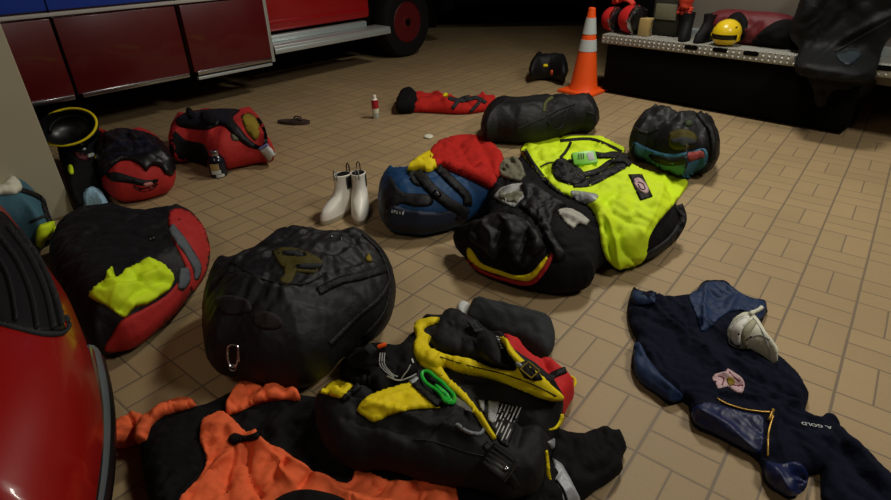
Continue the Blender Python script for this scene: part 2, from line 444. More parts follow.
def tiles():
    m = bpy.data.materials.new('quarry_tile'); m.use_nodes = True; nt = m.node_tree; b = nt.nodes['Principled BSDF']; L = nt.links
    def N(t, **kw):
        n = nt.nodes.new(t)
        for a, v in kw.items(): setattr(n, a, v)
        return n
    def mth(op, a, b_=None, c=None):
        n = N('ShaderNodeMath', operation=op)
        for i, x in enumerate((a, b_, c)):
            if x is None: continue
            if isinstance(x, (int, float)): n.inputs[i].default_value = x
            else: L.new(x, n.inputs[i])
        return n.outputs[0]
    tc = N('ShaderNodeTexCoord'); sp = N('ShaderNodeSeparateXYZ')
    wn = N('ShaderNodeTexNoise'); wn.inputs['Scale'].default_value = 3; L.new(tc.outputs['Object'], wn.inputs['Vector'])
    L.new(tc.outputs['Object'], sp.inputs[0])
    S = 1/.205
    wob = mth('MULTIPLY', mth('SUBTRACT', wn.outputs['Fac'], .5), .03)
    u = mth('ADD', mth('MULTIPLY', sp.outputs[0], S), wob); v = mth('ADD', mth('MULTIPLY', sp.outputs[1], S), wob)
    fu, fv = mth('FLOOR', u), mth('FLOOR', v); ru, rv = mth('SUBTRACT', u, fu), mth('SUBTRACT', v, fv)
    par = mth('ABSOLUTE', mth('MODULO', mth('ADD', fu, fv), 2.))      # 1: split runs along v
    du = mth('MINIMUM', ru, mth('SUBTRACT', 1, ru)); dv = mth('MINIMUM', rv, mth('SUBTRACT', 1, rv))
    su, sv = mth('ABSOLUTE', mth('SUBTRACT', ru, .5)), mth('ABSOLUTE', mth('SUBTRACT', rv, .5))
    mid = mth('ADD', mth('MULTIPLY', par, su), mth('MULTIPLY', mth('SUBTRACT', 1, par), sv))
    dd = mth('MINIMUM', mth('SUBTRACT', du, .007), mth('MINIMUM', dv, mid))
    gr = N('ShaderNodeMapRange', interpolation_type='SMOOTHSTEP'); gr.inputs['From Min'].default_value = .009; gr.inputs['From Max'].default_value = .02; L.new(dd, gr.inputs[0])
    hb = N('ShaderNodeMapRange', interpolation_type='SMOOTHSTEP'); hb.inputs['From Min'].default_value = .004; hb.inputs['From Max'].default_value = .045; L.new(dd, hb.inputs[0])
    half = mth('ADD', mth('MULTIPLY', par, mth('GREATER_THAN', ru, .5)), mth('MULTIPLY', mth('SUBTRACT', 1, par), mth('GREATER_THAN', rv, .5)))
    cb = N('ShaderNodeCombineXYZ'); L.new(fu, cb.inputs[0]); L.new(fv, cb.inputs[1]); L.new(half, cb.inputs[2])
    wh = N('ShaderNodeTexWhiteNoise', noise_dimensions='3D'); L.new(cb.outputs[0], wh.inputs['Vector'])
    n1 = N('ShaderNodeTexNoise'); n1.inputs['Scale'].default_value = 1.3; n1.inputs['Detail'].default_value = 6; L.new(tc.outputs['Object'], n1.inputs['Vector'])
    n2 = N('ShaderNodeTexNoise'); n2.inputs['Scale'].default_value = 90; n2.inputs['Detail'].default_value = 3; L.new(tc.outputs['Object'], n2.inputs['Vector'])
    val = mth('ADD', mth('MULTIPLY', mth('SUBTRACT', wh.outputs['Value'], .5), .10), mth('ADD', mth('MULTIPLY', mth('SUBTRACT', n1.outputs['Fac'], .5), .5), mth('MULTIPLY', mth('SUBTRACT', n2.outputs['Fac'], .5), .16)))
    sc = mth('ADD', 1, val)
    vm = N('ShaderNodeVectorMath', operation='SCALE'); vm.inputs[0].default_value = S2L((166, 142, 104))[:3]; L.new(sc, vm.inputs['Scale'])
    mx = N('ShaderNodeMix', data_type='RGBA'); mx.inputs[6].default_value = S2L((122, 106, 85)); L.new(gr.outputs[0], mx.inputs[0]); L.new(vm.outputs[0], mx.inputs[7])
    L.new(mx.outputs[2], b.inputs['Base Color'])
    rr = N('ShaderNodeMapRange'); rr.inputs['To Min'].default_value = .5; rr.inputs['To Max'].default_value = .7; L.new(n1.outputs['Fac'], rr.inputs[0]); L.new(rr.outputs[0], b.inputs['Roughness'])
    bp = N('ShaderNodeBump'); bp.inputs['Strength'].default_value = .35; bp.inputs['Distance'].default_value = .003
    L.new(mth('ADD', hb.outputs[0], mth('MULTIPLY', n2.outputs['Fac'], .12)), bp.inputs['Height']); L.new(bp.outputs[0], b.inputs['Normal'])
    return m

# ------------------------------------------------------------------ the room
def struct(name, mb, m): o = mb.build(name, m, None, False); return tag(o, kind='structure')
cs, sn = math.cos(YAW), math.sin(YAW)
me = bpy.data.meshes.new('floor')
gx = lambda x, y: (cs*(x-1.3345)-sn*(y-1.7325), sn*(x-1.3345)+cs*(y-1.7325))        # world -> grid
def g2(x, y): a, b = gx(x, y); return (a, b, 0)
X0, X1, Y0, Y1, ZC = -7., 7., -3., 11., 4.3
me.from_pydata([g2(X0, Y0), g2(X1, Y0), g2(X1, Y1), g2(X0, Y1)], [], [(0, 1, 2, 3)]); me.materials.append(tiles())
fl = bpy.data.objects.new('floor', me); C.objects.link(fl); fl.location = (1.3345, 1.7325, 0); fl.rotation_euler = (0, 0, -YAW); tag(fl, kind='structure')
struct('ceiling', MB().box((0, 4, ZC+.05), (14, 14, .1)), K['wall'])
struct('wall_back', MB().box((0, Y1+.05, ZC/2), (14, .1, ZC)), K['wall'])
struct('wall_left', MB().box((X0-.05, 4, ZC/2), (.1, 14, ZC)), K['wall'])
struct('wall_right', MB().box((X1+.05, 4, ZC/2), (.1, 14, ZC)), K['wall'])
struct('wall_front', MB().box((0, Y0-.05, ZC/2), (14, .1, ZC)), K['wall'])
# the beige pier at the left
pr_ = at(75, 213); pl_ = at(28, 228)
ex = pl_-pr_; ex[2] = 0; ex /= np.linalg.norm(ex); ey = np.array([-ex[1], ex[0], 0]); ey = ey if ey[1] > 0 else -ey
struct('trim_1', MB().box(pr_+ex*.19+ey*.15+np.array([0, 0, ZC/2]), (.38, .3, ZC), ex, ey, bev=.006), K['beige'])

# ------------------------------------------------------------------ box-bodied rescue truck, left
A0, D, NO, ZZ = np.array([-2.584, 3.951, 0]), np.array([.656, .754, 0]), np.array([.754, -.656, 0]), np.array([0, 0, 1.])
def T(s, o, z): return A0+D*s+NO*o+ZZ*z
def tbox(mb, s0, s1, o0, o1, z0, z1, bev=.004): return mb.box(T((s0+s1)/2, (o0+o1)/2, (z0+z1)/2), (abs(s1-s0), abs(o1-o0), abs(z1-z0)), D, NO, ZZ, bev)
tr = empty('rescue_truck', 'large dark red truck with a blue band and a pale stripe, seen side on', 'truck', T(0, -1, 0))
tbox(MB(), -2.4, 1.60, -2.3, -.03, .34, 2.7).build('box_body', K['paintred'], tr)
for s0, s1 in ((-1.9, -.93), (-.91, -.02), (.0, .83), (.87, 1.605)):
    dr = tbox(MB(), s0, s1, -.04, 0, .325, .825).build('locker_door', K['paintred'], tr)
    if s0 >= -.92:
        e0 = s1-.28 if s0 < -.5 else s0+.02
        m_ = tbox(MB(), e0, s1-.01, -.03, .012, .300, .330, .003)
        m_.build('chrome_sill', K['steel'], dr)
        if s0 > .5: tbox(MB(), e0, s1-.01, -.03, .004, .262, .285, .003).build('lower_sill', K['alu'], dr)
tbox(MB(), -1.9, 1.605, -.04, .003, .838, .862).build('pale_stripe', K['stripe'], tr)
tbox(MB(), -1.9, 1.605, -.04, 0, .875, 1.7).build('blue_band', K['blue'], tr)
tbox(MB(), 1.600, 1.632, -.2, .004, .29, 2.6).build('corner_trim', K['alu'], tr)
for s in (-.01, .845): tbox(MB(), s-.006, s+.006, -.02, .002, .33, 1.7).build('door_seam', K['dark'], tr)
m_ = tbox(MB(), 1.63, 3.02, -1.9, -.22, .50, 1.5, .03); cab = m_.build('cab_door', K['cabred'], tr)
tbox(MB(), 1.64, 3.0, -.225, -.212, .56, .60, .005).build('door_crease', K['cabred'], cab)
tbox(MB(), 3.02, 4.35, -1.9, -.24, .78, 1.5, .05).build('fender', K['cabred'], tr)
tbox(MB(), 3.02, 4.3, -1.7, -.45, .30, .85, .02).build('wheel_well', K['dark'], tr)
tbox(MB(), 4.3, 4.5, -1.9, -.25, .42, .68, .03).build('front_bumper', K['dark'], tr)
tbox(MB(), -2.4, 4.2, -1.8, -.5, .30, .48, .01).build('chassis', K['dark'], tr)
rb = tbox(MB(), 1.66, 3.12, -.26, -.02, .385, .415, .008); 
rb = rb.build('running_board', K['alu'], tr)
tbox(MB(), 1.66, 2.95, -.27, -.2, .415, .475, .01).build('step_riser', K['alu'], rb)
tbox(MB(), 1.66, 3.12, -.035, -.015, .345, .388, .005).build('board_lip', K['alu'], rb)
for s in (1.9, 2.9): tbox(MB(), s, s+.05, -.5, -.1, .28, .385, .005).build('bracket', K['dark'], rb)
def wheel(c, ax, r, w, parent, hubm):
    w_ = MB().lathe(c, [(r*.58, -w/2), (r*.80, -w/2), (r*.95, -w*.46), (r, -w*.33), (r, w*.33), (r*.95, w*.46), (r*.8, w/2), (r*.58, w*.46), (r*.56, 0)], ax, 48)
    ti = w_.build('tyre', K['rubber'], parent)
    rim = MB().lathe(c, [(r*.6, w*.42), (r*.56, w*.46), (r*.52, w*.3), (r*.42, w*.16), (r*.22, w*.2), (r*.2, w*.42), (r*.1, w*.46), (.001, w*.46)], ax, 40).build('wheel_rim', hubm, parent)
    ax = np.array(ax, float); a = np.cross(ax, ZZ); a /= np.linalg.norm(a); b = np.cross(ax, a)
    for k in range(8):
        t = k*math.pi/4; MB().lathe(c+(a*math.cos(t)+b*math.sin(t))*r*.31+ax*w*.16, [(.014, 0), (.014, .03), (.008, .036), (.001, .036)], ax, 10).build('wheel_nut', K['steel'], rim)
    MB().lathe(c, [(r*.1, w*.44), (r*.1, w*.5), (r*.05, w*.53), (.001, w*.53)], ax, 20).build('hub_cap', K['dark'], rim)
wh = empty('front_wheel', None, None, (0, 0, 0)); bpy.data.objects.remove(wh)
wheel(T(3.62, -.36, .385), NO, .385, .25, tr, K['hub'])
wheel(T(-1.6, -.40, .385), NO, .385, .25, tr, K['hub'])

# ------------------------------------------------------------------ dark vehicle at the back of the bay
bk = empty('parked_truck', 'unlit black truck standing in shadow at the far back of the bay', 'truck', (1.6, 9.6, 0))
MB().box((1.4, 9.75, 1.5), (4.6, 2.2, 2.), bev=.05).build('body', K['dark'], bk)
MB().box((1.4, 8.6, .52), (4.4, .25, .3), bev=.03).build('bumper', K['dark'], bk)
for x in (-.2, 3.1):
    MB().lathe((x, 9.2, .45), [(.2, -.15), (.4, -.15), (.45, -.1), (.45, .1), (.4, .15), (.2, .15)], (1, 0, 0), 36).build('tyre', K['rubber'], bk)
for x in (.05, .5): MB().lathe((x, 8.47, .8), [(.05, 0), (.05, -.03), (.02, -.05), (.001, -.05)], (0, 1, 0), 20).build('lamp', K['alu'], bk)

# ------------------------------------------------------------------ fire engine with its diamond plate tailboard, right
E0, EE, EN = np.array([1.387, 5.051, 0]), np.array([.722, -.692, 0]), np.array([-.692, -.722, 0])
EE /= np.linalg.norm(EE); EN /= np.linalg.norm(EN)
def G_(s, o, z): return E0+EE*s+EN*o+ZZ*z
def gbox(mb, s0, s1, o0, o1, z0, z1, bev=.004): return mb.box(G_((s0+s1)/2, (o0+o1)/2, (z0+z1)/2), (abs(s1-s0), abs(o1-o0), abs(z1-z0)), EE, EN, ZZ, bev)
en = empty('fire_engine', 'rear of a fire engine with diamond plate tailboard loaded with gear', 'truck', G_(1.3, -1.5, 0))
tb = gbox(MB(), 0, 2.9, -.36, 0, .425, .5, .008).build('tailboard', K['diamond'], en)
for px, py in ((691, 47.5), (720, 50), (751, 53.5), (883, 68)):
    P = onplane(px, py, G_(0, 0, 0), EN); s = (P-E0)@EE
    mb = MB(); n = 20
    pts = [P+EE*(.036*math.copysign(1, math.cos(t))+.018*math.cos(t))+ZZ*(.017*math.sin(t)) for t in np.linspace(0, 2*math.pi, n, endpoint=False)]
    v = [p+EN*.002 for p in pts]+[p-EN*.004 for p in pts]
    mb.add(v, [list(range(n)), list(range(n, 2*n))[::-1]]+[[i, (i+1) % n, n+(i+1) % n, n+i] for i in range(n)]); mb.build('grip_slot', K['dark'], tb, False)
gbox(MB(), .05, 1.94, -.5, -.03, .03, .424, .01).build('rear_skirt', K['dark'], en)
gbox(MB(), .28, 2.9, -2.6, -.37, .3, 2.6, .02).build('rear_body', K['body'], en)
gbox(MB(), 0, .3, -2.6, -.36, .3, 2.6, .02).build('corner_locker', K['dark'], en)
gbox(MB(), .30, 2.9, -.40, -.34, .5, .56, .005).build('kick_plate', K['alu'], en)
for o in (-1.0, -2.2): MB().lathe(G_(.2, o, .48), [(.2, -.15), (.43, -.15), (.48, -.1), (.48, .1), (.43, .15), (.2, .15)], EE, 36).build('tyre', K['rubber'], en)

# ------------------------------------------------------------------ traffic cone
P = at(583, 91.5); cn = empty('traffic_cone', 'orange traffic cone with two white bands beside the fire engine tailboard', 'traffic cone', P)
MB().box(P+ZZ*.014, (.34, .34, .028), EE, EN, ZZ, .008).build('base', K['cone'], cn)
cr = lambda z: .125-(z-.028)/(.71-.028)*(.125-.028)
MB().lathe(P, [(.135, .026), (.125, .04)]+[(cr(z), z) for z in (.1, .2, .3, .4, .5, .6, .69)]+[(.03, .705), (.022, .71), (.018, .69), (.015, .3)]).build('cone_body', K['cone'], cn)
for z0, z1 in ((.36, .455), (.50, .63)):
    MB().lathe(P, [(cr(z0)+.0005, z0), (cr(z0)+.003, z0), (cr(z1)+.003, z1), (cr(z1)+.0005, z1)]).build('reflective_band', K['conew'], cn)

# ------------------------------------------------------------------ soft bags along the floor
def root(name, label, cat, px, py, group=None): return empty(name, label, cat, at(px, py), group)

# big black mesh bag
r = root('mesh_gear_bag', 'large stuffed black mesh gear bag with a steel carabiner, biggest bag on the floor', 'bag', 295, 320)
big = soft('bag_body', [(204, 345), (203, 300), (212, 272), (237, 250), (268, 232), (300, 225), (338, 227), (366, 236), (386, 256), (396, 285), (391, 316), (376, 337), (352, 352), (328, 373), (305, 387), (270, 389), (235, 377), (212, 366)],
    K['blackmesh'], r, H=.33, ze=.12, R=.24, step=0.0094, wr=[(.014, .09, .5, 2.4, 3), (.005, .035, 1.2, 2, 8)],
    bumps=[(300, 262, .3, .1, .03), (250, 300, .28, .1, .02)], folds=[([(345, 240), (372, 268), (385, 300)], .018, -.02), ([(300, 300), (335, 290), (372, 290)], .02, .018), ([(280, 330), (310, 350), (350, 335)], .02, -.02), ([(225, 285), (260, 300), (290, 310)], .015, .012)])
patch('visible_helmet', [(272, 251), (284, 247), (300, 249), (316, 256), (323, 262), (319, 272), (304, 274), (297, 272), (292, 282), (285, 286), (279, 280), (284, 270), (276, 262)], big, mat('dull_olive_plastic', (74, 66, 26), .7, bump=.2, var=.35, spec=.2), r, th=.002, k=2, label='dull yellow helmet showing through the mesh')
patch('grey_stripe', [(282, 255), (288, 250), (306, 253), (303, 257)], big, K['dgrey'], r, th=.005, label='grey stripe')
patch('grey_stripe', [(294, 268), (300, 264), (322, 264), (316, 270)], big, K['dgrey'], r, th=.005, label='grey stripe')
patch('inner_clothing', [(252, 318), (262, 311), (275, 314), (283, 322), (276, 330), (258, 328)], big, mat('dull_maroon_clothing', (27, 14, 15), .85, bump=.2), r, th=.002, label='dull maroon clothing showing through the mesh')
patch('inner_clothing', [(214, 300), (228, 295), (248, 300), (250, 312), (225, 315)], big, mat('dim_maroon_clothing', (22, 13, 14), .85, bump=.2), r, th=.002, label='dull maroon clothing showing through the mesh')
band('piping', [(362, 234), (380, 252), (390, 282), (384, 312), (364, 336)], 3, big, K['webbing'], r, th=.006)
band('carry_strap', [(318, 292), (340, 281), (362, 276), (387, 268)], 9, big, K['webbing'], r, th=.005)
band('carry_strap', [(330, 345), (356, 318), (378, 300), (391, 281)], 6, big, K['webbing'], r, th=.006)
band('zip', [(232, 262), (262, 280), (300, 285), (322, 276)], 2, big, K['webbing'], r, th=.005)
patch('side_tag', [(365, 258), (369, 254), (372, 261), (367, 262)], big, K['dyellow'], r, th=.008, step=1.5)
for a, b in ((332, 237), (341, 239)): patch('rivet', [(a-1.5, b), (a, b-1.2), (a+1.5, b), (a, b+1.2)], big, K['steel'], r, th=.006, step=1)
p, x, yv, n = seat(233, 356, 233, 340, big)
view = CAM-p; view /= np.linalg.norm(view); q = p+view*.022
up_ = RT*0+UP; cpts = []
for t in np.linspace(0, 2*math.pi, 40, endpoint=False):
    a = math.cos(t); b = math.sin(t); w = .016+.004*b
    cpts.append(q+RT*(w*math.copysign(abs(a)**.6, a))+UP*(.034*math.copysign(abs(b)**.75, b)))
cb = empty('carabiner', 'steel carabiner clipped to the near end of the large black mesh bag', 'carabiner', q-ZZ*.03)
MB().tube(cpts, .0034, 8, True, upv=view).build('frame', K['steel'], cb)
MB().tube([q+RT*.017+UP*.014, q+RT*.019-UP*.018], .0042, 8, upv=view).build('gate', K['steel'], cb)
MB().tube([q+RT*(.010*math.cos(t)-.0)+UP*(-.036+.009*math.sin(t)) for t in np.linspace(0, 2*math.pi, 20, endpoint=False)], .0022, 6, True, upv=view).build('swivel_ring', K['steel'], cb)

# blue and black duffel
r = root('duffel_bag', 'blue duffel bag with black straps behind the white boots', 'bag', 435, 215)
blu = soft('bag_body', [(378, 200), (379, 186), (385, 173), (400, 166), (425, 164), (450, 166), (475, 172), (492, 185), (497, 196), (490, 207), (470, 220), (450, 229), (420, 235), (395, 231), (381, 219)],
    K['bluebag'], r, H=.25, ze=.09, R=.16, step=0.0108, wr=[(.010, .08, .3, 2.2, 13)], folds=[([(385, 200), (420, 212), (460, 205)], .015, -.02)])
patch('black_end_panel', [(378, 200), (380, 186), (386, 176), (393, 178), (398, 188), (406, 193), (430, 195), (432, 205), (415, 207), (398, 205), (396, 232), (382, 220)], blu, K['black'], r, th=.003)
patch('black_side_panel', [(390, 205), (410, 210), (440, 212), (462, 206), (470, 212), (452, 226), (420, 233), (396, 230), (384, 220)], blu, mat('navy_side_panel', (18, 30, 52), .7, bump=.2, scale=40), r, th=.004)
s1 = band('carry_strap', [(416, 172), (432, 190), (448, 203), (462, 212), (459, 222)], 11, blu, K['webbing'], r, th=.010, puff=.004)
band('carry_strap', [(437, 167), (452, 182), (466, 196), (467, 206)], 9, blu, K['webbing'], r, th=.010, puff=.003)
patch('top_pocket', [(408, 172), (422, 170), (430, 180), (422, 187), (412, 183)], blu, K['dgrey'], r, th=.006)
patch('buckle', [(435, 190), (442, 194), (438, 199), (432, 195)], [blu, s1], K['plastic'], r, th=.012)
for i, xx in enumerate((391.5, 394, 396.5, 399.5, 402.5)):
    patch('letter_mark', [(xx, 209.6+i*.5), (xx+1.5, 209.8+i*.5), (xx+1.3, 212.8+i*.5), (xx-.2, 212.4+i*.5)], list(r.children), K['lblwhite'], r, th=.004, step=1.2, label='small white lettering')

# red fleece on it
fle = drape('fleece_jacket', [(428, 158), (432, 148), (444, 141), (462, 137), (482, 139), (496, 148), (504, 160), (502, 176), (494, 191), (484, 188), (468, 180), (452, 173), (440, 168), (432, 166)],
    [blu], K['fleece'], None, k=3, th=.012, puff=.04, Rp=9, wr=[(.014, .10, 1.0, 2.0, 23)], folds=[([(458, 142), (463, 160), (478, 180)], 4, -.025), ([(480, 150), (490, 168), (486, 186)], 3.5, -.022), ([(440, 150), (452, 158), (456, 170)], 3, -.015)])
tag(fle, 'crumpled red fleece jacket heaped on the blue duffel bag', 'jacket')
yc = drape('folded_cloth', [(407, 172), (411, 164), (420, 157), (431, 152), (438, 153), (439, 160), (436, 169), (428, 173), (418, 171)],
    [blu], K['yellow'], None, th=.012, puff=.03, Rp=8, wr=(.01, .05, 2.4, 2, 4))
tag(yc, 'yellow cloth tucked beside the red fleece on the blue duffel', 'cloth')
GEO_yc = yc

# open black bag under the hi-vis jacket
r = root('open_gear_bag', 'open black gear bag with red and yellow lined mouth under the lime jacket', 'bag', 570, 240)
cen = soft('bag_body', [(466, 258), (452, 240), (453, 230), (474, 220), (484, 200), (498, 180), (516, 160), (540, 150), (600, 148), (640, 170), (668, 196), (679, 215), (676, 236), (655, 255), (628, 266), (604, 268), (592, 283), (566, 293), (535, 290), (505, 281), (480, 270)],
    K['blackcloth'], r, H=.24, ze=.08, R=.2, step=0.0108, wr=[(.016, .09, .9, 2.0, 33), (.006, .04, .2, 1.8, 35)], folds=[([(500, 215), (512, 240), (508, 262)], .015, .02), ([(524, 210), (540, 235), (560, 250)], .018, -.025), ([(478, 238), (500, 245), (520, 262)], .014, -.02)])
lin = patch('yellow_lining', [(468, 247), (474, 252), (482, 263), (500, 270), (516, 275), (530, 273), (541, 262), (553, 250), (545, 266), (534, 280), (518, 280), (500, 275), (480, 268), (468, 258)], cen, K['yellow'], r, th=.006, puff=.003, step=2.2)
band('red_piping', [(467, 259, 2), (480, 270, 2.5), (505, 279, 3), (530, 283, 4), (543, 271, 5), (552, 256, 4), (557, 249, 2)], 4, [cen, lin], K['red'], r, th=.008, puff=.003)
patch('spilled_clothing', [(476, 222), (500, 214), (520, 218), (536, 232), (545, 248), (534, 258), (526, 268), (514, 262), (506, 248), (496, 262), (484, 250), (470, 240)], cen, K['black'], r, th=.012, puff=.014, k=2, step=2, wr=[(.008, .09, 1.2, 2.4, 5)], folds=[([(500, 216), (514, 236), (506, 252)], 4, .035), ([(520, 220), (526, 236), (520, 262)], 3, -.03), ([(484, 226), (494, 240), (490, 254)], 3, .028), ([(530, 228), (538, 246), (530, 262)], 3, .03), ([(476, 234), (486, 244)], 3, -.02), ([(506, 226), (498, 244)], 2.5, -.025)])
band('side_strap', [(678, 205), (682, 220), (672, 238), (655, 251), (640, 258)], 8, cen, K['webbing'], r, th=.010)
patch('grey_glove', [(493, 197), (500, 188), (512, 184), (523, 183), (534, 190), (546, 202), (556, 211), (553, 214), (540, 207), (526, 198), (519, 202), (514, 208), (502, 203)], cen, K['greycloth'], r, th=.006, spl=False, wr=(.006, .06, .3, 2, 8), step=1.8, folds=[([(500, 200), (518, 190), (536, 196)], 2.5, .016), ([(520, 186), (530, 200), (548, 208)], 2, -.012)], label='pale grey cloth at the bag mouth')
patch('dark_glove', [(500, 190), (506, 194), (517, 190), (524, 194), (517, 204), (508, 202), (498, 200)], cen, K['khaki'], r, th=.012, spl=False, step=1.8, folds=[([(502, 198), (520, 194)], 2, .012)])
patch('khaki_cloth', [(500, 165), (506, 158), (516, 156), (522, 164), (526, 176), (520, 182), (508, 180), (500, 176)], cen, K['khaki'], r, th=.010, spl=False, wr=(.005, .05, 1, 2, 9), step=1.8, folds=[([(504, 162), (512, 172), (510, 180)], 2.5, .016), ([(512, 158), (520, 172)], 2, -.012)])
patch('collar', [(557, 211), (562, 208), (572, 209), (580, 213), (590, 221), (586, 226), (578, 224), (573, 230), (564, 222)], cen, mat('pale_cream_collar', (176, 174, 164), .85, bump=.2), r, th=.008, spl=False, step=1.8, folds=[([(560, 212), (572, 218), (586, 223)], 2, .014)], label='pale cream collar')
patch('black_shirt', [(520, 186), (536, 186), (552, 198), (566, 206), (556, 212), (552, 226), (556, 240), (566, 256), (556, 262), (548, 244), (538, 226), (526, 212), (518, 206), (524, 198)], cen, K['black'], r, th=.012, puff=.016, k=3, wr=[(.014, .06, .9, 2.4, 12)], folds=[([(536, 200), (548, 222), (556, 246)], 3, -.016)], step=2.2)

hv = drape('hivis_jacket', [(520, 150), (530, 142), (548, 138), (575, 136), (600, 137), (616, 144), (626, 150), (622, 158), (632, 166), (652, 172), (672, 176), (688, 182), (684, 192), (672, 207), (658, 222), (648, 239), (645, 257), (634, 267), (618, 268), (606, 259), (600, 243), (598, 225), (590, 208), (575, 200), (560, 194), (546, 182), (532, 168)],
    [cen], K['hivis'], None, k=2, th=.012, puff=.006, Rp=3, smoothn=14, wr=[(.012, .2, 1.9, 2.4, 43)], folds=[([(585, 198), (604, 218), (612, 240), (618, 266)], 5, .028), ([(606, 204), (616, 216), (634, 226)], 3.5, -.024), ([(634, 226), (638, 240), (628, 262)], 4, .018), ([(664, 178), (655, 206), (638, 236)], 4, .02), ([(618, 232), (622, 250), (634, 262)], 3, -.022), ([(530, 148), (556, 160), (566, 182)], 4, .018), ([(600, 142), (606, 160), (626, 172)], 4, .016), ([(604, 226), (607, 244), (613, 260)], 2.5, -.02), ([(676, 180), (668, 192), (672, 204)], 3, -.014), ([(560, 140), (555, 155)], 3, -.014)])
tag(hv, 'bright lime yellow hi-vis jacket spread over the open black gear bag', 'jacket')
band('dark_trim', [(524, 150, 6), (532, 163, 5), (545, 180, 5), (560, 193, 3), (578, 200, 2)], 5, [hv, cen], K['webbing'], hv, th=.004)
band('dark_trim', [(560, 141), (590, 139), (610, 146), (622, 152)], 3, hv, K['webbing'], hv, th=.004)
patch('reflective_patch', [(571, 191), (586, 192), (598, 195), (595, 201), (584, 204), (574, 199)], hv, K['reflect'], hv, th=.003, step=2)
pt = patch('name_badge', [(628, 174.5), (642, 174), (653, 197), (640, 201)], hv, K['webbing'], hv, th=.004, spl=False, step=2.2, label='black cloth badge holder')
pk = patch('embroidered_emblem', [(634, 179), (640, 178), (646, 184), (649, 191), (645, 194), (639, 190), (635, 185)], [pt, hv], K['pink'], pt, th=.003, step=1.5, label='pale oval emblem')
patch('emblem_ring', stroke([(638, 182), (643, 184), (645, 189), (641, 189), (638, 184)], 1), [pk, pt], K['wine'], pt, th=.002, step=1, spl=False)

# radio harness on the jacket
hr = empty('radio_harness', 'black leather radio strap harness lying on the lime jacket', 'harness', surf(575, 170, hv)[0])
a1 = band('strap', [(573, 184, 8), (590, 182, 9), (606, 174, 9), (622, 166, 8), (628, 162, 6)], 8, hv, K['webbing'], hr, th=.007, puff=.001)
a2 = band('strap', [(580, 176, 6), (598, 171, 6), (610, 163, 6), (622, 160, 6), (631, 165, 6)], 6, [hv, a1], K['webbing'], hr, th=.006, puff=.001)
a3 = band('strap', [(594, 155, 7), (604, 156, 6), (614, 155, 7), (628, 157, 6)], 6, hv, K['webbing'], hr, th=.007, puff=.001)
a4 = patch('holster', [(553, 163), (562, 158), (572, 164), (582, 170), (586, 180), (578, 186), (566, 184), (556, 180), (552, 172)], hv, K['webbing'], hr, th=.010, puff=.006, k=2, step=1.8, wr=(.012, .03, 0, 1.4, 3))
band('cord', [(540, 167), (548, 163), (556, 163)], 1.6, [hv, a4], K['webbing'], hr, th=.006)
band('cord', [(571, 142), (567, 150), (560, 158)], 3, [hv, a4], K['webbing'], hr, th=.006)
for bx, by in ((577, 175), (621, 169)):
    p, x, yv, n = seat(bx, by, bx+8, by-3, [hv, a1, a2, a4]); p = p+n*.006
    MB().tube([p+x*a*.015+yv*b*.013 for a, b in ((-1, -1), (1, -1), (1, 1), (-1, 1))], .0022, 6, True, upv=n).build('buckle', K['steel'], hr)
for bx, by in ((585, 174), (589, 173), (612, 172), (560, 160), (562, 172), (564, 177), (569, 184)):
    p, x, yv, n = seat(bx, by, bx+8, by-3, [hv, a1, a2, a4]); MB().lathe(p+n*.002, [(.004, -.003), (.004, .001), (.002, .003), (.0005, .003)], n, 10).build('rivet', K['steel'], hr)
p, x, yv, n = seat(583, 162, 594, 161, hv); n = (CAM-p)/np.linalg.norm(CAM-p)*.55+n*.45; n /= np.linalg.norm(n); x = RT-n*(RT@n); x = x/np.linalg.norm(x)+.12*UP; x = x-n*(x@n); x /= np.linalg.norm(x); yv = np.cross(n, x); p = p+n*.03
rd = empty('radio', 'small lime green radio on the black harness strap', 'radio', p-n*.02)
MB().box(p, (.125, .078, .036), x, yv, n, .012).build('case', K['radio'], rd)
MB().box(p+n*.018+x*.03, (.034, .044, .004), x, yv, n, .001).build('label_plate', K['lblwhite'], rd)
for k in range(4): MB().box(p+n*.019-x*(.006+.009*k)+yv*.006, (.004, .034, .002), x, yv+x*.25, n).build('speaker_slot', K['plastic'], rd)
p2 = p-x*.06; MB().tube([p2-n*.004, p2-x*.02-n*.006], .010, 10).build('antenna_stub', K['plastic'], rd)

# blue mesh bag at the right
r = root('mesh_gear_bag', 'black mesh bag with a blue lower band and a red tag, near the tailboard', 'bag', 675, 145)
mb2 = soft('bag_body', [(628, 143), (633, 127), (648, 113), (668, 107), (690, 110), (707, 117), (716, 131), (720, 150), (717, 163), (707, 171), (697, 172), (690, 179), (676, 176), (660, 169), (642, 160), (630, 152)],
    K['blackmesh'], r, H=.33, ze=.12, R=.2, step=0.0122, wr=[(.018, .09, .7, 1.8, 53), (.006, .04, 1.4, 1.6, 54)])
patch('blue_band', [(634, 142), (644, 146), (656, 151), (670, 154), (688, 152), (704, 148), (708, 156), (705, 166), (698, 171), (693, 175), (688, 178), (676, 175), (660, 168), (644, 160), (633, 152)], mb2, K['bluemesh'], r, th=.004, wr=(.008, .06, .4, 2, 6))
patch('black_band', [(650, 154), (672, 158), (688, 155), (689, 163), (668, 166), (652, 160)], list(r.children), K['black'], r, th=.004)
patch('red_tag', [(686, 153), (703, 150), (705, 157), (689, 162)], list(r.children), mat('faded_red_tag', (150, 62, 58), .8, bump=.2), r, th=.006, spl=False)
patch('visible_helmet', [(668, 138), (671, 132), (682, 129), (693, 132), (698, 139), (694, 147), (682, 150), (671, 148)], mb2, bpy.data.materials['dull_olive_plastic'], r, th=.003, puff=.006, label='old gold helmet showing through the mesh')
patch('helmet_peak', [(671, 140), (684, 137), (697, 141), (692, 146), (676, 146)], list(r.children), K['dgrey'], r, th=.004)
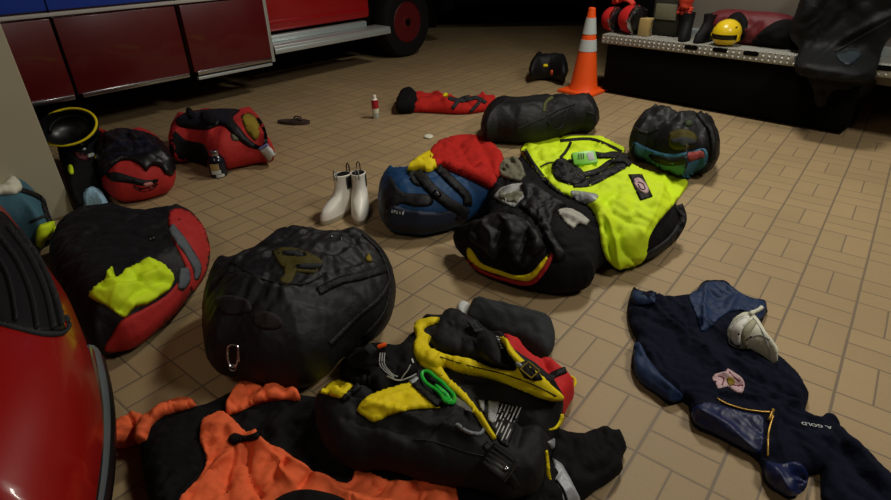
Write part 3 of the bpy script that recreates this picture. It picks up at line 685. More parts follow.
patch('green_print', [(684, 122), (690, 119), (693, 125), (687, 127)], mb2, mat('dull_green_print', (40, 56, 26), .8), r, th=.003, step=2)
patch('green_print', [(700, 116), (706, 117), (710, 123), (704, 122)], mb2, bpy.data.materials['dull_green_print'], r, th=.003, step=2)
band('carry_strap', [(698, 113), (709, 127), (713, 143), (712, 162)], 7, mb2, K['webbing'], r, th=.010, puff=.004)
band('carry_strap', [(634, 128), (646, 133), (658, 128)], 4, mb2, K['webbing'], r, th=.006)

# black duffel at the back
r = root('duffel_bag', 'long black duffel bag with silver lines lying in front of the traffic cone', 'bag', 540, 125)
bd = soft('bag_body', [(480, 131), (482, 117), (492, 104), (507, 97), (540, 94), (572, 93), (587, 96), (596, 105), (601, 118), (597, 126), (585, 131), (560, 137), (530, 143), (500, 143), (484, 139)],
    K['black'], r, H=.27, ze=.10, R=.18, step=0.0144, wr=[(.014, .12, .2, 2.4, 63)], folds=[([(550, 96), (556, 115), (552, 138)], .03, -.02)])
band('silver_line', [(517, 129), (530, 123), (543, 118)], 1.3, bd, K['dgrey'], r, th=.005)
band('silver_line', [(546, 116), (560, 109), (575, 104)], 1.5, bd, K['dgrey'], r, th=.005)
band('silver_line', [(551, 118), (562, 112), (572, 107)], 1.2, bd, K['dgrey'], r, th=.005)
band('yellow_stripe', [(544, 112), (546, 102), (553, 97)], 3.5, bd, mat('dull_olive_stripe', (74, 78, 30), .8), r, th=.004)
band('handle', [(547, 121), (552, 128), (560, 128), (564, 118), (568, 108)], 1.8, bd, K['webbing'], r, th=.008)
band('silver_line', [(587, 112), (594, 114)], 1.4, bd, K['dgrey'], r, th=.005)

# red jacket further back
r = root('life_vest', 'flat red life vest with grey straps lying far back on the tiles', 'life vest', 450, 105)
rj = soft('vest_body', [(404, 109), (410, 96), (420, 91), (436, 91), (450, 94), (466, 95), (480, 93), (492, 95), (499, 99), (493, 107), (480, 112), (460, 114), (436, 113), (416, 112)],
    K['fleece'], r, H=.09, ze=.03, R=.10, step=0.0144, wr=[(.014, .12, .8, 2, 73)], folds=[([(432, 92), (444, 102), (450, 112)], .03, .04), ([(458, 95), (470, 104), (484, 108)], .03, -.04), ([(480, 94), (488, 104)], .025, .035)])
patch('black_hood', [(396, 112), (395, 100), (400, 91), (411, 89), (418, 93), (418, 104), (414, 111)], rj, K['blackcloth'], r, th=.01) if False else None
soft('black_hood', [(395, 110), (396, 98), (401, 91), (411, 89), (418, 93), (419, 104), (414, 111), (404, 112)], K['blackcloth'], r, H=.13, ze=.05, R=.08, step=0.0130, wr=(.008, .06, 1, 2, 4))
band('grey_strap', [(448, 98), (462, 101), (476, 98), (486, 103)], 4, rj, K['dgrey'], r, th=.008)
band('grey_strap', [(452, 109), (460, 100), (470, 97)], 4, rj, K['dgrey'], r, th=.010)
band('grey_strap', [(470, 112), (478, 104), (482, 98)], 3.5, rj, K['dgrey'], r, th=.009)
patch('yellow_tab', [(443, 94), (447, 93), (448, 97), (444, 97)], rj, K['yellow'], r, th=.008, step=1.5)

# small black bag far back
r = root('gear_bag', 'small black bag with yellow and orange tags in the shadow left of the cone', 'bag', 546, 72)
sb = soft('bag_body', [(528, 76), (529, 66), (534, 57), (545, 53), (558, 54), (567, 60), (569, 72), (564, 80), (545, 80)], K['black'], r, H=.26, ze=.1, R=.16, step=0.0202, wr=(.016, .1, .4, 1.6, 83))
patch('yellow_tag', [(543, 64), (548, 64), (548, 67), (543, 67)], sb, K['yellow'], r, th=.006, step=1.3, spl=False)
patch('orange_tag', [(550, 70), (553, 70), (553, 75), (550, 75)], sb, K['orange'], r, th=.006, step=1.3, spl=False)

# red duffel, left
r = root('duffel_bag', 'red duffel bag with black top, white paper tag and a bottle standing before it', 'bag', 222, 145)
rd_ = soft('bag_body', [(169, 153), (169, 135), (176, 119), (190, 111), (215, 108), (243, 109), (258, 116), (266, 130), (271, 145), (278, 155), (266, 162), (245, 166), (225, 169), (205, 165), (187, 161), (173, 158)],
    K['red'], r, H=.27, ze=.09, R=.17, step=0.0130, wr=[(.012, .09, 1.2, 2, 93)])
patch('black_end', [(170, 152), (170, 138), (174, 130), (186, 140), (205, 145), (208, 163), (190, 161), (174, 157)], rd_, K['blackcloth'], r, th=.004)
patch('black_top', [(176, 119), (188, 112), (215, 109), (240, 110), (233, 118), (240, 128), (250, 140), (262, 146), (264, 134), (256, 118), (262, 122), (268, 140), (262, 149), (248, 147), (234, 136), (222, 126), (208, 130), (190, 129), (178, 126)], rd_, K['blackmesh'], r, th=.008, puff=.012, wr=(.008, .05, 1, 1.5, 3))
patch('gold_panel', [(241, 116), (249, 113), (256, 118), (260, 130), (256, 141), (248, 134), (243, 124)], rd_, K['dyellow'], r, th=.006, puff=.006)
patch('olive_panel', [(231, 133), (237, 131), (242, 137), (239, 141), (232, 140)], rd_, K['khaki'], r, th=.006)
patch('glove_finger', [(186, 110), (190, 108), (194, 114), (193, 119), (188, 118)], list(r.children), K['blackcloth'], r, th=.014, puff=.01)
patch('glove_finger', [(200, 115), (206, 112), (214, 116), (216, 125), (205, 125)], list(r.children), K['blackcloth'], r, th=.014, puff=.012)
tgp = patch('paper_tag', [(258, 148.5), (267, 143), (276.5, 154.5), (269, 162)], rd_, K['lblwhite'], r, th=.010, spl=False)
patch('tag_header', [(258, 148.5), (267, 143), (269, 145.5), (260, 151)], [tgp], mat('lilac_print', (130, 130, 190), .7), r, th=.003, spl=False, step=1.6)
# bottle
P = at(219.5, 175.5); bt = empty('bottle', 'dark bottle with a gold and white picture label in front of the red duffel', 'bottle', P)
MB().lathe(P, [(.045, 0), (.052, .006), (.053, .09), (.046, .115), (.027, .132), (.024, .136)], n=28).build('glass_body', mat('dark_blue_bottle', (16, 20, 34), .2, var=0), bt)
MB().lathe(P+ZZ*.136, [(.027, 0), (.027, .022), (.024, .028), (.001, .029)], n=24).build('cap', K['steel'], bt)
def arc_plate(P, r0, z0, z1, a0, a1, m, name, parent):
    mb = MB(); n = 10; v = []
    for z in (z0, z1):
        for rr in (r0-.002, r0+.0015):
            for k in range(n+1): t = a0+(a1-a0)*k/n; v.append(P+np.array([math.cos(t)*rr, math.sin(t)*rr, z]))
    q = n+1; f = []
    for k in range(n): f += [[q+k, q+k+1, 3*q+k+1, 3*q+k], [k+1, k, 2*q+k, 2*q+k+1], [k, k+1, q+k+1, q+k], [2*q+k+1, 2*q+k, 3*q+k, 3*q+k+1]]
    f += [[0, q, 3*q, 2*q], [n, 2*q+n, 3*q+n, q+n]]
    mb.add(v, f); return mb.build(name, m, parent)
arc_plate(P, .0535, .055, .092, -2.0, -1.0, K['tan'], 'label_figure', bt)
arc_plate(P, .0538, .028, .052, -2.0, -.9, K['lblwhite'], 'label_panel', bt)
arc_plate(P, .0535, .008, .024, -1.5, -.6, K['lblwhite'], 'label_panel', bt)

# can, sandal, scraps
P = at(376, 118); cn2 = empty('drink_can', 'slim red and white aerosol can standing alone on the tiles', 'can', P)
MB().lathe(P, [(.024, 0), (.027, .006), (.027, .045)], n=28).build('white_base', K['alu'], cn2)
MB().lathe(P, [(.0275, .045), (.0275, .08)], n=28).build('cream_print', K['cream'], cn2)
MB().lathe(P, [(.0275, .08), (.0275, .135), (.024, .148)], n=28).build('red_print', K['canred'], cn2)
MB().lathe(P, [(.0245, .148), (.014, .158), (.014, .178), (.010, .184), (.001, .185)], n=24).build('cap', K['white'], cn2)
sd = empty('sandal', 'dark brown flip-flop lying alone between the truck and the red duffel', 'sandal', at(294, 123))
a, b = at(277, 123), at(311, 124); ex_ = (b-a); Ls = np.linalg.norm(ex_)*.95; ex_ /= np.linalg.norm(ex_); ey_ = np.array([-ex_[1], ex_[0], 0]); c_ = (a+b)/2
mb = MB(); N_ = 28; v = []
for z in (.004, .024):
    for k in range(N_):
        t = 2*math.pi*k/N_; uu = math.cos(t); w = .045*(1+.22*uu)*(1-.12*math.cos(2*t)); v.append(c_+ex_*Ls/2*uu+ey_*w*math.sin(t)+ZZ*z)
mb.add(v, [list(range(N_))[::-1], list(range(N_, 2*N_))]+[[k, (k+1) % N_, N_+(k+1) % N_, N_+k] for k in range(N_)]); mb.build('sole', K['brown'], sd)
for s in (-1, 1): MB().tube([c_+ex_*.07+ZZ*.025, c_+ex_*.05+ey_*s*.02+ZZ*.05, c_+ex_*.0+ey_*s*.042+ZZ*.045, c_-ex_*.02+ey_*s*.046+ZZ*.02], .009, 8, flat=.5).build('strap', K['brown'], sd)
sc_ = soft('paper_scrap', [(423, 137), (428, 134), (434, 136), (430, 139)], K['cream'], None, H=.012, ze=.004, R=.02, step=0.0072, iters=2); tag(sc_, 'tiny crumpled white scrap on the bare tiles behind the blue duffel', 'litter')

# boots
def boot(name, bx, by, rz, label):
    P = at(bx, by); r = empty(name, label, 'boot', P, None); c, s = math.cos(rz), math.sin(rz)
    X = np.array([c, s, 0]); Y = np.array([-s, c, 0])                     # X: towards the toe
    def ring(cx, z, rx, ry, n=28, tilt=0.): return [P+X*(cx+rx*math.cos(t))+Y*(ry*math.sin(t)*(1-.12*math.cos(t)))+ZZ*(z+tilt*math.cos(t)) for t in np.linspace(0, 2*math.pi, n, endpoint=False)]
    def loft(rings, cap0=True, cap1=True):
        n = len(rings[0]); v = [p for q in rings for p in q]; f = [[i*n+k, i*n+(k+1) % n, (i+1)*n+(k+1) % n, (i+1)*n+k] for i in range(len(rings)-1) for k in range(n)]
        if cap0: f.append(list(range(n))[::-1])
        if cap1: f.append([(len(rings)-1)*n+k for k in range(n)])
        return MB().add(v, f)
    loft([ring(.03, 0, .13, .046), ring(.03, .012, .134, .05), ring(.03, .026, .132, .049)]).build('sole', K['sole'], r)
    loft([ring(.03, .024, .130, .047), ring(.028, .05, .128, .046), ring(.015, .075, .115, .045), ring(-.012, .095, .088, .043), ring(-.035, .115, .066, .04), ring(-.042, .145, .056, .038), ring(-.045, .18, .055, .038), ring(-.045, .205, .057, .04, tilt=.006), ring(-.045, .207, .052, .035, tilt=.006), ring(-.045, .16, .048, .032)], True, True).build('upper', K['white'], r)
    loft([ring(-.045, .14, .047, .031), ring(-.045, .20, .0515, .0345)], True, True).build('lining', K['blackcloth'], r)
    for s_ in (-1, 1):                                                     # elastic gores
        MB().box(P-X*.045+Y*s_*.0385+ZZ*.165, (.034, .004, .07), X, Y, ZZ, .0015).build('elastic_gore', K['dgrey'], r)
    for d_ in (1, -1):
        b_ = P-X*.045+X*d_*.056; MB().tube([b_+Y*.009+ZZ*.19, b_+Y*.008+ZZ*.235, b_+ZZ*.247, b_-Y*.008+ZZ*.235, b_-Y*.009+ZZ*.19], .0035, 6, flat=1.).build('pull_tab', K['greycloth'] if d_ > 0 else K['black'], r)
    return r
boot('rubber_boot', 341, 213, math.radians(243), 'left one of the pair of short white rubber boots, toe pointing to the lower left')
boot('rubber_boot', 361, 212, math.radians(274), 'right one of the pair of short white rubber boots, nearer the blue duffel')

# ------------------------------------------------------------------ left group
r = root('gear_bag', 'red and black gear bag with glossy black gear on top, left of the red duffel', 'bag', 140, 170)
lb = soft('bag_body', [(98, 168), (98, 145), (104, 131), (120, 128), (140, 130), (158, 138), (169, 152), (176, 170), (174, 184), (160, 195), (138, 201), (117, 199), (103, 188)],
    K['red'], r, H=.24, ze=.08, R=.15, step=0.0122, wr=[(.012, .08, .2, 2, 103)])
patch('black_gear', [(98, 166), (99, 145), (106, 133), (122, 129), (142, 132), (158, 139), (168, 152), (174, 168), (172, 176), (164, 174), (160, 168), (152, 166), (146, 172), (140, 166), (130, 161), (120, 162), (110, 170), (102, 178)], lb, mat('glossy_black_vinyl', (16, 16, 19), .4, bump=.15, scale=25, spec=.4), r, k=2, step=2, th=.012, puff=.016, wr=(.012, .05, .6, 1.5, 9), folds=[([(110, 140), (124, 148), (140, 142)], 3, .03), ([(128, 134), (134, 150), (128, 160)], 3, -.03), ([(144, 136), (152, 150), (166, 162)], 3, .03), ([(108, 156), (122, 152)], 3, .02)])
patch('black_band', [(106, 174), (116, 172), (130, 176), (146, 180), (158, 179), (156, 183), (144, 186), (128, 183), (112, 181)], lb, K['black'], r, th=.005)
patch('bag_mouth', [(133, 185), (144, 188), (158, 183), (154, 189), (144, 192), (136, 190)], lb, mat('dark_red_fold', (110, 16, 18), .8), r, th=.004)
patch('pale_print', [(143, 184), (150, 182), (153, 184), (147, 187)], list(r.children), mat('faded_pink_print', (190, 120, 118), .7), r, th=.006, step=1.5)
band('white_glint_strap', [(127, 134), (132, 134), (137, 138)], 2, list(r.children), K['dgrey'], r, th=.008)  # thin dark grey strap across the black gear
# dark gear pile under the helmet
r = root('gear_bag', 'black gear bag with small yellow clips standing against the beige pier', 'bag', 80, 180)
gp = soft('bag_body', [(74, 205), (62, 165), (56, 142), (75, 134), (92, 124), (103, 132), (107, 148), (108, 170), (104, 190), (90, 203)],
    K['blackcloth'], r, H=.24, ze=.08, R=.12, step=0.0130, wr=[(.014, .06, 1.2, 1.6, 113)])
patch('yellow_clip', [(98, 151), (103, 147), (104, 154), (101, 163), (96, 160), (94, 157)], gp, K['yellow'], r, th=.012, step=1.5, label='yellow clip')
patch('lime_clip', [(69, 166), (73, 166), (74, 174), (70, 174)], gp, K['hivis'], r, th=.012, step=1.5)
patch('red_panel', [(73, 152), (86, 155), (92, 160), (80, 160)], gp, mat('dark_red_panel', (80, 14, 22), .7), r, th=.008)
patch('grey_clip', [(87, 155), (93, 153), (95, 156), (89, 158)], gp, K['greycloth'], r, th=.010, step=1.5)
patch('grey_clip', [(82, 149), (85, 148), (86, 150), (83, 151)], gp, K['greycloth'], r, th=.010, step=1.2)
band('red_strap', [(91, 128), (100, 130), (107, 133)], 3, gp, K['red'], r, th=.008)
# upturned helmet with yellow rim
cH = at(68, 127, .36); r = empty('helmet', 'upturned black helmet with a yellow rim resting on the black gear by the pier', 'helmet', cH-ZZ*.13)
axh = np.array([.22, -.62, .76]); axh /= np.linalg.norm(axh)
MB().lathe(cH, [(.03, -.115), (.07, -.105), (.10, -.07), (.115, -.03), (.12, .0), (.112, .002), (.105, -.03), (.09, -.065), (.06, -.092), (.001, -.10)], axh, 36, sx=1.25, X=(.8, .6, 0)).build('shell', K['plastic'], r)
X_ = np.array([.8, .6, 0]); X_ = X_-axh*(X_@axh); X_ /= np.linalg.norm(X_); Y_ = np.cross(axh, X_)
MB().tube([cH+X_*.147*math.cos(t)+Y_*.119*math.sin(t)+axh*.002 for t in np.linspace(0, 2*math.pi, 48, endpoint=False)], .0065, 8, True, upv=axh).build('yellow_rim', K['yellow'], r)
MB().tube([cH+X_*.10*math.cos(t)+Y_*.09*math.sin(t)-axh*.03 for t in np.linspace(.2, 2.9, 20)], .007, 8, upv=axh, flat=2).build('head_strap', K['webbing'], r)
# pale blue hat
hat = soft('knit_hat', [(80, 206), (81, 198), (86, 192), (84, 188), (90, 185), (96, 187), (100, 192), (107, 197), (109, 205), (102, 209), (88, 209)], K['ltblue'], None, H=.12, ze=.04, R=.07, step=0.0079, wr=[(.008, .03, .3, 1.6, 5)])
tag(hat, 'small pale blue knit hat between the beige pier and the black duffel', 'hat')
# teal bag behind the car
r = root('cooler_bag', 'teal and black bag in the corner behind the red car', 'bag', 20, 225)
tl = soft('bag_body', [(-14, 252), (-16, 200), (-2, 188), (14, 186), (30, 192), (41, 199), (47, 213), (52, 226), (50, 240), (30, 252)],
    K['teal'], r, H=.30, ze=.12, R=.10, step=0.0130, wr=(.006, .08, 1, 2, 123))
band('black_edge', [(2, 187), (20, 190), (40, 198), (45, 210), (51, 226)], 5, tl, K['black'], r, th=.008)
band('dark_seam', [(30, 222), (42, 217), (50, 216)], 3, tl, K['dgrey'], r, th=.006)
gl = drape('work_glove', [(36, 236), (38, 226), (44, 223), (51, 222), (54, 227), (58, 234), (54, 240), (46, 240), (44, 246), (38, 244)],
    [tl], K['hivis'], None, th=.008, puff=.02, Rp=5, wr=(.006, .04, 1, 1.5, 7)); tag(gl, 'small lime yellow glove wedged between the teal bag and the red car', 'glove')
rg = drape('white_rag', [(-12, 196), (-12, 182), (0, 176), (14, 178), (22, 186), (20, 193), (4, 196)],
    [tl], K['cream'], None, th=.008, puff=.02, Rp=6, wr=(.01, .05, 1, 1.5, 8)); tag(rg, 'off-white rag on top of the teal bag at the left edge', 'cloth')

# black and red duffel with yellow shirt
r = root('duffel_bag', 'black duffel bag with red sides and grey trim, nearest the red car', 'bag', 140, 270)
nd = soft('bag_body', [(58, 290), (50, 262), (52, 240), (62, 220), (78, 209), (110, 205), (145, 206), (172, 207), (192, 214), (205, 230), (210, 252), (206, 273), (195, 291), (178, 311), (158, 330), (136, 347), (114, 353), (95, 350), (84, 332), (72, 312)],
    K['black'], r, H=.24, ze=.09, R=.15, step=0.0101, wr=[(.012, .08, .6, 2.2, 133), (.004, .03, .1, 2, 134)])
e1 = patch('red_end_panel', [(170, 211), (180, 208), (193, 214), (204, 228), (210, 250), (206, 272), (197, 288), (190, 290), (187, 272), (180, 255), (172, 238), (168, 222)], nd, K['red'], r, th=.004)
e2 = patch('red_side_panel', [(192, 288), (180, 308), (160, 328), (137, 346), (115, 352), (104, 350), (112, 334), (122, 320), (145, 308), (165, 296), (178, 282), (183, 276), (188, 280)], nd, K['red'], r, th=.004)
band('grey_trim', [(170, 226, 8), (180, 240, 10), (190, 254, 9), (197, 268, 9), (196, 280, 4)], 9, [nd, e1], mat('slate_grey_trim', (92, 98, 104), .8, bump=.2, spec=.2), r, th=.006)
band('grey_trim', [(184, 268, 8), (184, 280, 12), (180, 290, 6)], 9, [nd, e1, e2], bpy.data.materials['slate_grey_trim'], r, th=.007)
band('zip', [(150, 240), (155, 238)], 1.6, nd, K['steel'], r, th=.007)
ys = drape('hivis_shirt', [(89, 297), (97, 286), (107, 279), (110, 268), (113, 267), (117, 279), (127, 269), (139, 263), (148, 260), (160, 264), (170, 271), (173, 281), (170, 289), (158, 298), (145, 306), (134, 308), (126, 318), (118, 315), (106, 306)],
    [nd], K['hivis'], None, k=2, th=.008, puff=.010, Rp=3.5, wr=[(.009, .09, .5, 2.4, 143)], folds=[([(100, 296), (130, 288), (160, 272)], 4, .022), ([(120, 312), (134, 296), (158, 284)], 3, -.02), ([(112, 276), (118, 292), (112, 304)], 3, .016), ([(130, 270), (138, 282), (150, 292)], 3, -.016), ([(148, 264), (160, 278)], 2.5, .014), ([(126, 300), (132, 310)], 2, .012)])
tag(ys, 'crumpled lime yellow shirt on top of the black and red duffel bag', 'shirt')

# ------------------------------------------------------------------ red car corner, near left
r = empty('red_car', 'shiny red car corner with a dark ribbed window at the left edge', 'car', (-1.5, .8, 0))
ZT = .52
ol = [(-40, 180), (-10, 190), (8, 204), (24, 222), (44, 252), (60, 281), (74, 311), (86, 342), (96, 376), (102, 410), (102, 448), (97, 490), (90, 540), (76, 600), (-60, 640), (-200, 560), (-220, 380), (-160, 240)]
cb_ = soft('body', ol, K['carred'], r, H=ZT, ze=.30, R=.20, Rb=.12, step=0.0216, iters=4, gap=.12)
gl_ = patch('rear_window', [(-20, 215), (0, 211), (14, 224), (28, 243), (42, 267), (54, 294), (63, 322), (66, 333), (50, 334), (38, 334), (20, 328), (0, 322), (-30, 314)], cb_, K['glass'], r, th=.004, step=5, sink=.01)
for pts in ([(-6, 232), (16, 262), (30, 296), (36, 330)], [(6, 226), (28, 256), (44, 292), (52, 330)], [(-6, 255), (8, 280), (16, 322)], [(16, 230), (38, 262), (54, 300), (60, 326)]):
    band('rib', pts, 3.5, [gl_, cb_], mat('black_rib', (22, 22, 25), .7), r, th=.011, puff=.004, sink=.012)
band('window_gasket', [(64, 316, 2), (68, 326, 3), (62, 334, 4), (44, 335, 4), (20, 330, 3), (-10, 322, 3)], 4, [gl_, cb_], K['dgrey'], r, th=.010, sink=.012)
bp_ = MB(); L = []
for px, py in [(92, 356), (97, 378), (100, 400), (101, 424), (100, 450), (97, 478), (92, 506), (84, 540)]: L.append(at(px, py, .20))
L = crom(np.array(L), 5, False)
bp_.tube(L, .024, 14, flat=1.8).build('bumper', mat('slate_bumper', (104, 116, 122), .4, metal=.3), r)
MB().tube(L+np.array([.024, 0, -.012]), .010, 10, flat=1.8).build('bumper_strip', K['plastic'], r)
L2 = []
for px, py in [(93, 352), (97, 372), (100, 392), (101.5, 412), (101, 440), (98.5, 470), (94, 500), (86, 535)]: L2.append(at(px-2.5, py, .255))
L2 = crom(np.array(L2), 5, False)
MB().tube(L2, .010, 10, flat=2.0).build('chrome_trim', K['steel'], r)
band('yellow_marker', [(74, 300), (79, 312), (82, 322)], 2, cb_, K['yellow'], r, th=.006, sink=.004)

# ------------------------------------------------------------------ navy jacket with a cap
nj = soft('navy_jacket', [(631, 292), (634, 285), (641, 291), (655, 289), (660, 296), (675, 294), (689, 294), (698, 285), (704, 281), (725, 281), (741, 293), (755, 298), (766, 302), (768, 312), (762, 321), (764, 335), (774, 350), (787, 362), (800, 376), (806, 389), (811, 403), (811, 414), (826, 412), (839, 420), (846, 430), (858, 441), (870, 452), (891, 473), (905, 490), (905, 530), (850, 520), (822, 498), (812, 483), (808, 494), (796, 499), (780, 494), (764, 482), (760, 466), (752, 457), (738, 449), (720, 439), (704, 432), (692, 425), (688, 408), (680, 401), (670, 405), (658, 396), (640, 383), (632, 370), (632, 354), (637, 342), (630, 328), (627, 310)],
    K['navy'], None, H=.055, ze=.016, R=.045, step=0.0076, k=3, wr=[(.013, .10, 2.4, 2.6, 153), (.005, .035, 2.0, 2.2, 154)],
    folds=[([(645, 298), (668, 322), (700, 350), (720, 372)], .016, .032), ([(668, 300), (686, 318), (690, 345)], .012, -.022), ([(704, 322), (730, 340), (770, 372)], .014, .022), ([(690, 392), (730, 396), (780, 405), (806, 404)], .014, .02), ([(782, 410), (776, 440), (790, 470)], .014, .022), ([(828, 424), (842, 452), (880, 490)], .014, -.024), ([(650, 356), (662, 376), (680, 392)], .010, .016), ([(700, 352), (740, 366), (775, 380), (800, 400)], .018, .014), ([(810, 440), (850, 450), (890, 490)], .022, .022), ([(642, 345), (660, 370), (684, 398)], .008, .012)])
tag(nj, 'crumpled navy blue zip jacket with a pale chest emblem lying on the tiles at right', 'jacket')
sat = [
 patch('satin_lining', [(688, 297), (697, 290), (704, 283), (724, 282), (742, 294), (756, 299), (766, 303), (765, 314), (758, 320), (746, 311), (732, 312), (720, 318), (710, 328), (701, 332), (696, 316)], nj, K['satin'], nj, th=.004, k=2, step=2, wr=[(.006, .09, 1.2, 2.6, 3)], folds=[([(706, 285), (704, 305), (704, 328)], 3, .02), ([(722, 284), (722, 300), (712, 322)], 3, -.02), ([(738, 294), (732, 304), (728, 312)], 3, .014), ([(752, 300), (748, 308)], 2.5, -.012)], label='blue satin lining'),
 patch('satin_lining', [(634, 345), (640, 343), (648, 358), (662, 376), (676, 388), (684, 398), (672, 402), (655, 392), (638, 380), (634, 362)], nj, K['satin'], nj, th=.003, step=2, wr=(.004, .06, 2.2, 3, 4), folds=[([(640, 348), (650, 368), (668, 388)], 2.5, .014), ([(646, 360), (662, 382), (678, 398)], 2, -.012)], label='blue satin lining'),
 patch('satin_lining', [(630, 296), (636, 290), (648, 294), (656, 292), (656, 302), (644, 306), (634, 304)], nj, K['satin'], nj, th=.003, label='blue satin lining'),
 patch('satin_lining', [(692, 410), (706, 402), (722, 406), (744, 412), (762, 416), (764, 430), (762, 448), (756, 454), (738, 446), (716, 434), (696, 424)], nj, mat('dark_blue_lining', (18, 30, 74), .45, bump=.1, scale=25), nj, th=.003, step=2, wr=(.004, .07, 2.0, 3, 5), folds=[([(700, 410), (725, 425), (755, 450)], 3, .018), ([(720, 408), (742, 424), (760, 440)], 2.5, -.016), ([(706, 424), (730, 440)], 2.5, -.012)], label='dark blue lining'),
 patch('satin_lining', [(766, 462), (780, 464), (798, 462), (808, 474), (804, 490), (790, 496), (774, 488), (766, 478)], nj, bpy.data.materials['dark_blue_lining'], nj, th=.003, step=2, folds=[([(772, 466), (784, 480), (792, 496)], 3, .016), ([(790, 464), (796, 480), (800, 492)], 2.5, -.014)], label='dark blue cuff lining')]
zp = band('zip', [(717, 399), (728, 405), (744, 410), (758, 412), (770, 413)], 1.7, [nj]+sat, K['brass'], nj, th=.006, step=1.6, label='gold coloured zip')
band('zip', [(773, 416), (770, 428), (768, 442), (768, 457)], 1.7, [nj]+sat, K['brass'], nj, th=.006, step=1.6, label='gold coloured zip')
band('zip_pull', [(774, 410, 4), (771, 416, 3), (768, 421, 3)], 3, [nj]+sat, K['brass'], nj, th=.010, step=1.4)
em = patch('chest_emblem', [(712, 379), (715, 374), (726, 371), (727, 368), (735, 373), (742, 378), (745, 386), (741, 394), (733, 391), (727, 387), (718, 389), (715, 383)], nj, K['pink'], nj, th=.003, step=1.6, k=2, label='pale pink shield shaped emblem')
patch('emblem_centre', [(727, 378), (732, 377), (735, 382), (732, 386), (728, 384)], [em, nj], K['dyellow'], em, th=.002, step=1.3)
band('emblem_stitching', [(730, 384), (736, 386), (743, 385)], 1.3, [em, nj], K['wine'], em, th=.002, step=1.2)
band('emblem_stitching', [(718, 376), (724, 378), (722, 385)], 1.0, [em, nj], K['wine'], em, th=.002, step=1.2)
band('emblem_stitching', [(729, 372), (735, 378), (740, 381)], 1.0, [em, nj], K['wine'], em, th=.002, step=1.2)
# name on the sleeve
def text_on(txt, px, py, qx, qy, h, target, m, parent, name, off=.003):
    cu = bpy.data.curves.new(name, 'FONT'); cu.body = txt; cu.size = h*1.4; cu.align_x = 'CENTER'; cu.align_y = 'CENTER'; cu.extrude = .0006
    o = bpy.data.objects.new('t', cu); C.objects.link(o); dg = bpy.context.evaluated_depsgraph_get(); me = bpy.data.meshes.new_from_object(o.evaluated_get(dg))
    bpy.data.objects.remove(o)
    p, x, y_, n = seat(px, py, qx, qy, target)
    T_ = bvh(target if isinstance(target, list) else [target]); vs = []
    hs = [T_.ray_cast(Vector(p+x*a+y_*b+n*.05), Vector(-n), .1)[3] for a in np.linspace(-h*2.6, h*2.6, 9) for b in (-h*.5, 0, h*.5)]
    hgt = max([.05-q for q in hs if q is not None]+[0.])
    for v in me.vertices:
        w = p+x*v.co.x+y_*v.co.y
        vs.append(w+n*(off+v.co.z+hgt))
    return link(name, vs, [list(f.vertices) for f in me.polygons], m, parent, False)
text_on('A. GOLD', 816, 427, 803, 424.3, .0135, nj, K['lblwhite'], nj, 'sleeve_name')
# cap (open underside towards the camera, brim under the jacket)
cp = empty('baseball_cap', 'cream baseball cap on its side, tucked into the navy jacket', 'cap', at(752, 340, .05))
cd = soft('crown', [(727, 336), (728, 328), (732, 320), (739, 315), (748, 313), (757, 317), (764, 326), (770, 337), (776, 348), (780, 362), (772, 364), (756, 358), (742, 353), (732, 346)],
    K['cream'], cp, H=.14, ze=.08, R=.05, step=.006, k=4)
patch('inner_band', [(728, 334), (731, 325), (738, 318), (747, 315), (750, 318), (745, 325), (741, 334), (741, 345), (743, 350), (735, 346), (729, 341)], cd, mat('white_cotton_lining', (238, 238, 228), .85, bump=.1, scale=80), cp, th=.002)
patch('front_panel', [(744, 327), (752, 319), (757, 322), (752, 331), (748, 338), (747, 350), (743, 347), (741, 336)], list(cp.children), mat('beige_cotton_panel', (176, 174, 146), .85, bump=.1, scale=80), cp, th=.002)
for L_ in ([(731, 340), (733, 328), (740, 320), (747, 318)], [(753, 318), (762, 331), (768, 345), (770, 357)], [(748, 338), (760, 335), (770, 340)]): band('seam', L_, 1, cd, K['greycloth'], cp, th=.002)
for px, py in ((739, 334), (751, 337)): patch('eyelet', [(px-1.3, py), (px, py-1.2), (px+1.3, py), (px, py+1.2)], list(cp.children), K['dgrey'], cp, th=.005, step=1)
band('back_strap', [(749, 315, 5), (757, 311, 4), (762, 307, 5)], 5, [nj, cd], K['cream'], cp, th=.012)

# ------------------------------------------------------------------ orange and black drysuit, front
r = root('drysuit', 'orange and black drysuit crumpled on the floor at the bottom left', 'drysuit', 250, 470)
ds = soft('suit_body', [(140, 440), (146, 424), (160, 412), (180, 407), (205, 404), (226, 394), (246, 388), (275, 390), (296, 394), (320, 398), (345, 405), (420, 430), (520, 455), (560, 470), (560, 520), (470, 560), (250, 560), (160, 540), (148, 500), (142, 468)],
    K['blackcloth'], r, H=.09, ze=.03, R=.06, step=0.0086, k=4, wr=[(.014, .08, 1.0, 2.2, 163), (.005, .03, .4, 2, 164)])
cf = drape('left_cuff', [(112, 446), (112, 436), (118, 424), (127, 419), (134, 414), (146, 418), (160, 408), (176, 402), (192, 402), (197, 407), (184, 412), (165, 417), (152, 428), (148, 441), (134, 447), (121, 450)],
    [ds], K['orange'], r, k=2, th=.014, puff=.018, Rp=6, wr=[(.016, .07, 1.0, 1.8, 173), (.003, .03, .3, 2, 174)], folds=[([(128, 418), (136, 430), (134, 446)], 2.5, -.02), ([(150, 412), (154, 426)], 2.5, -.02)])
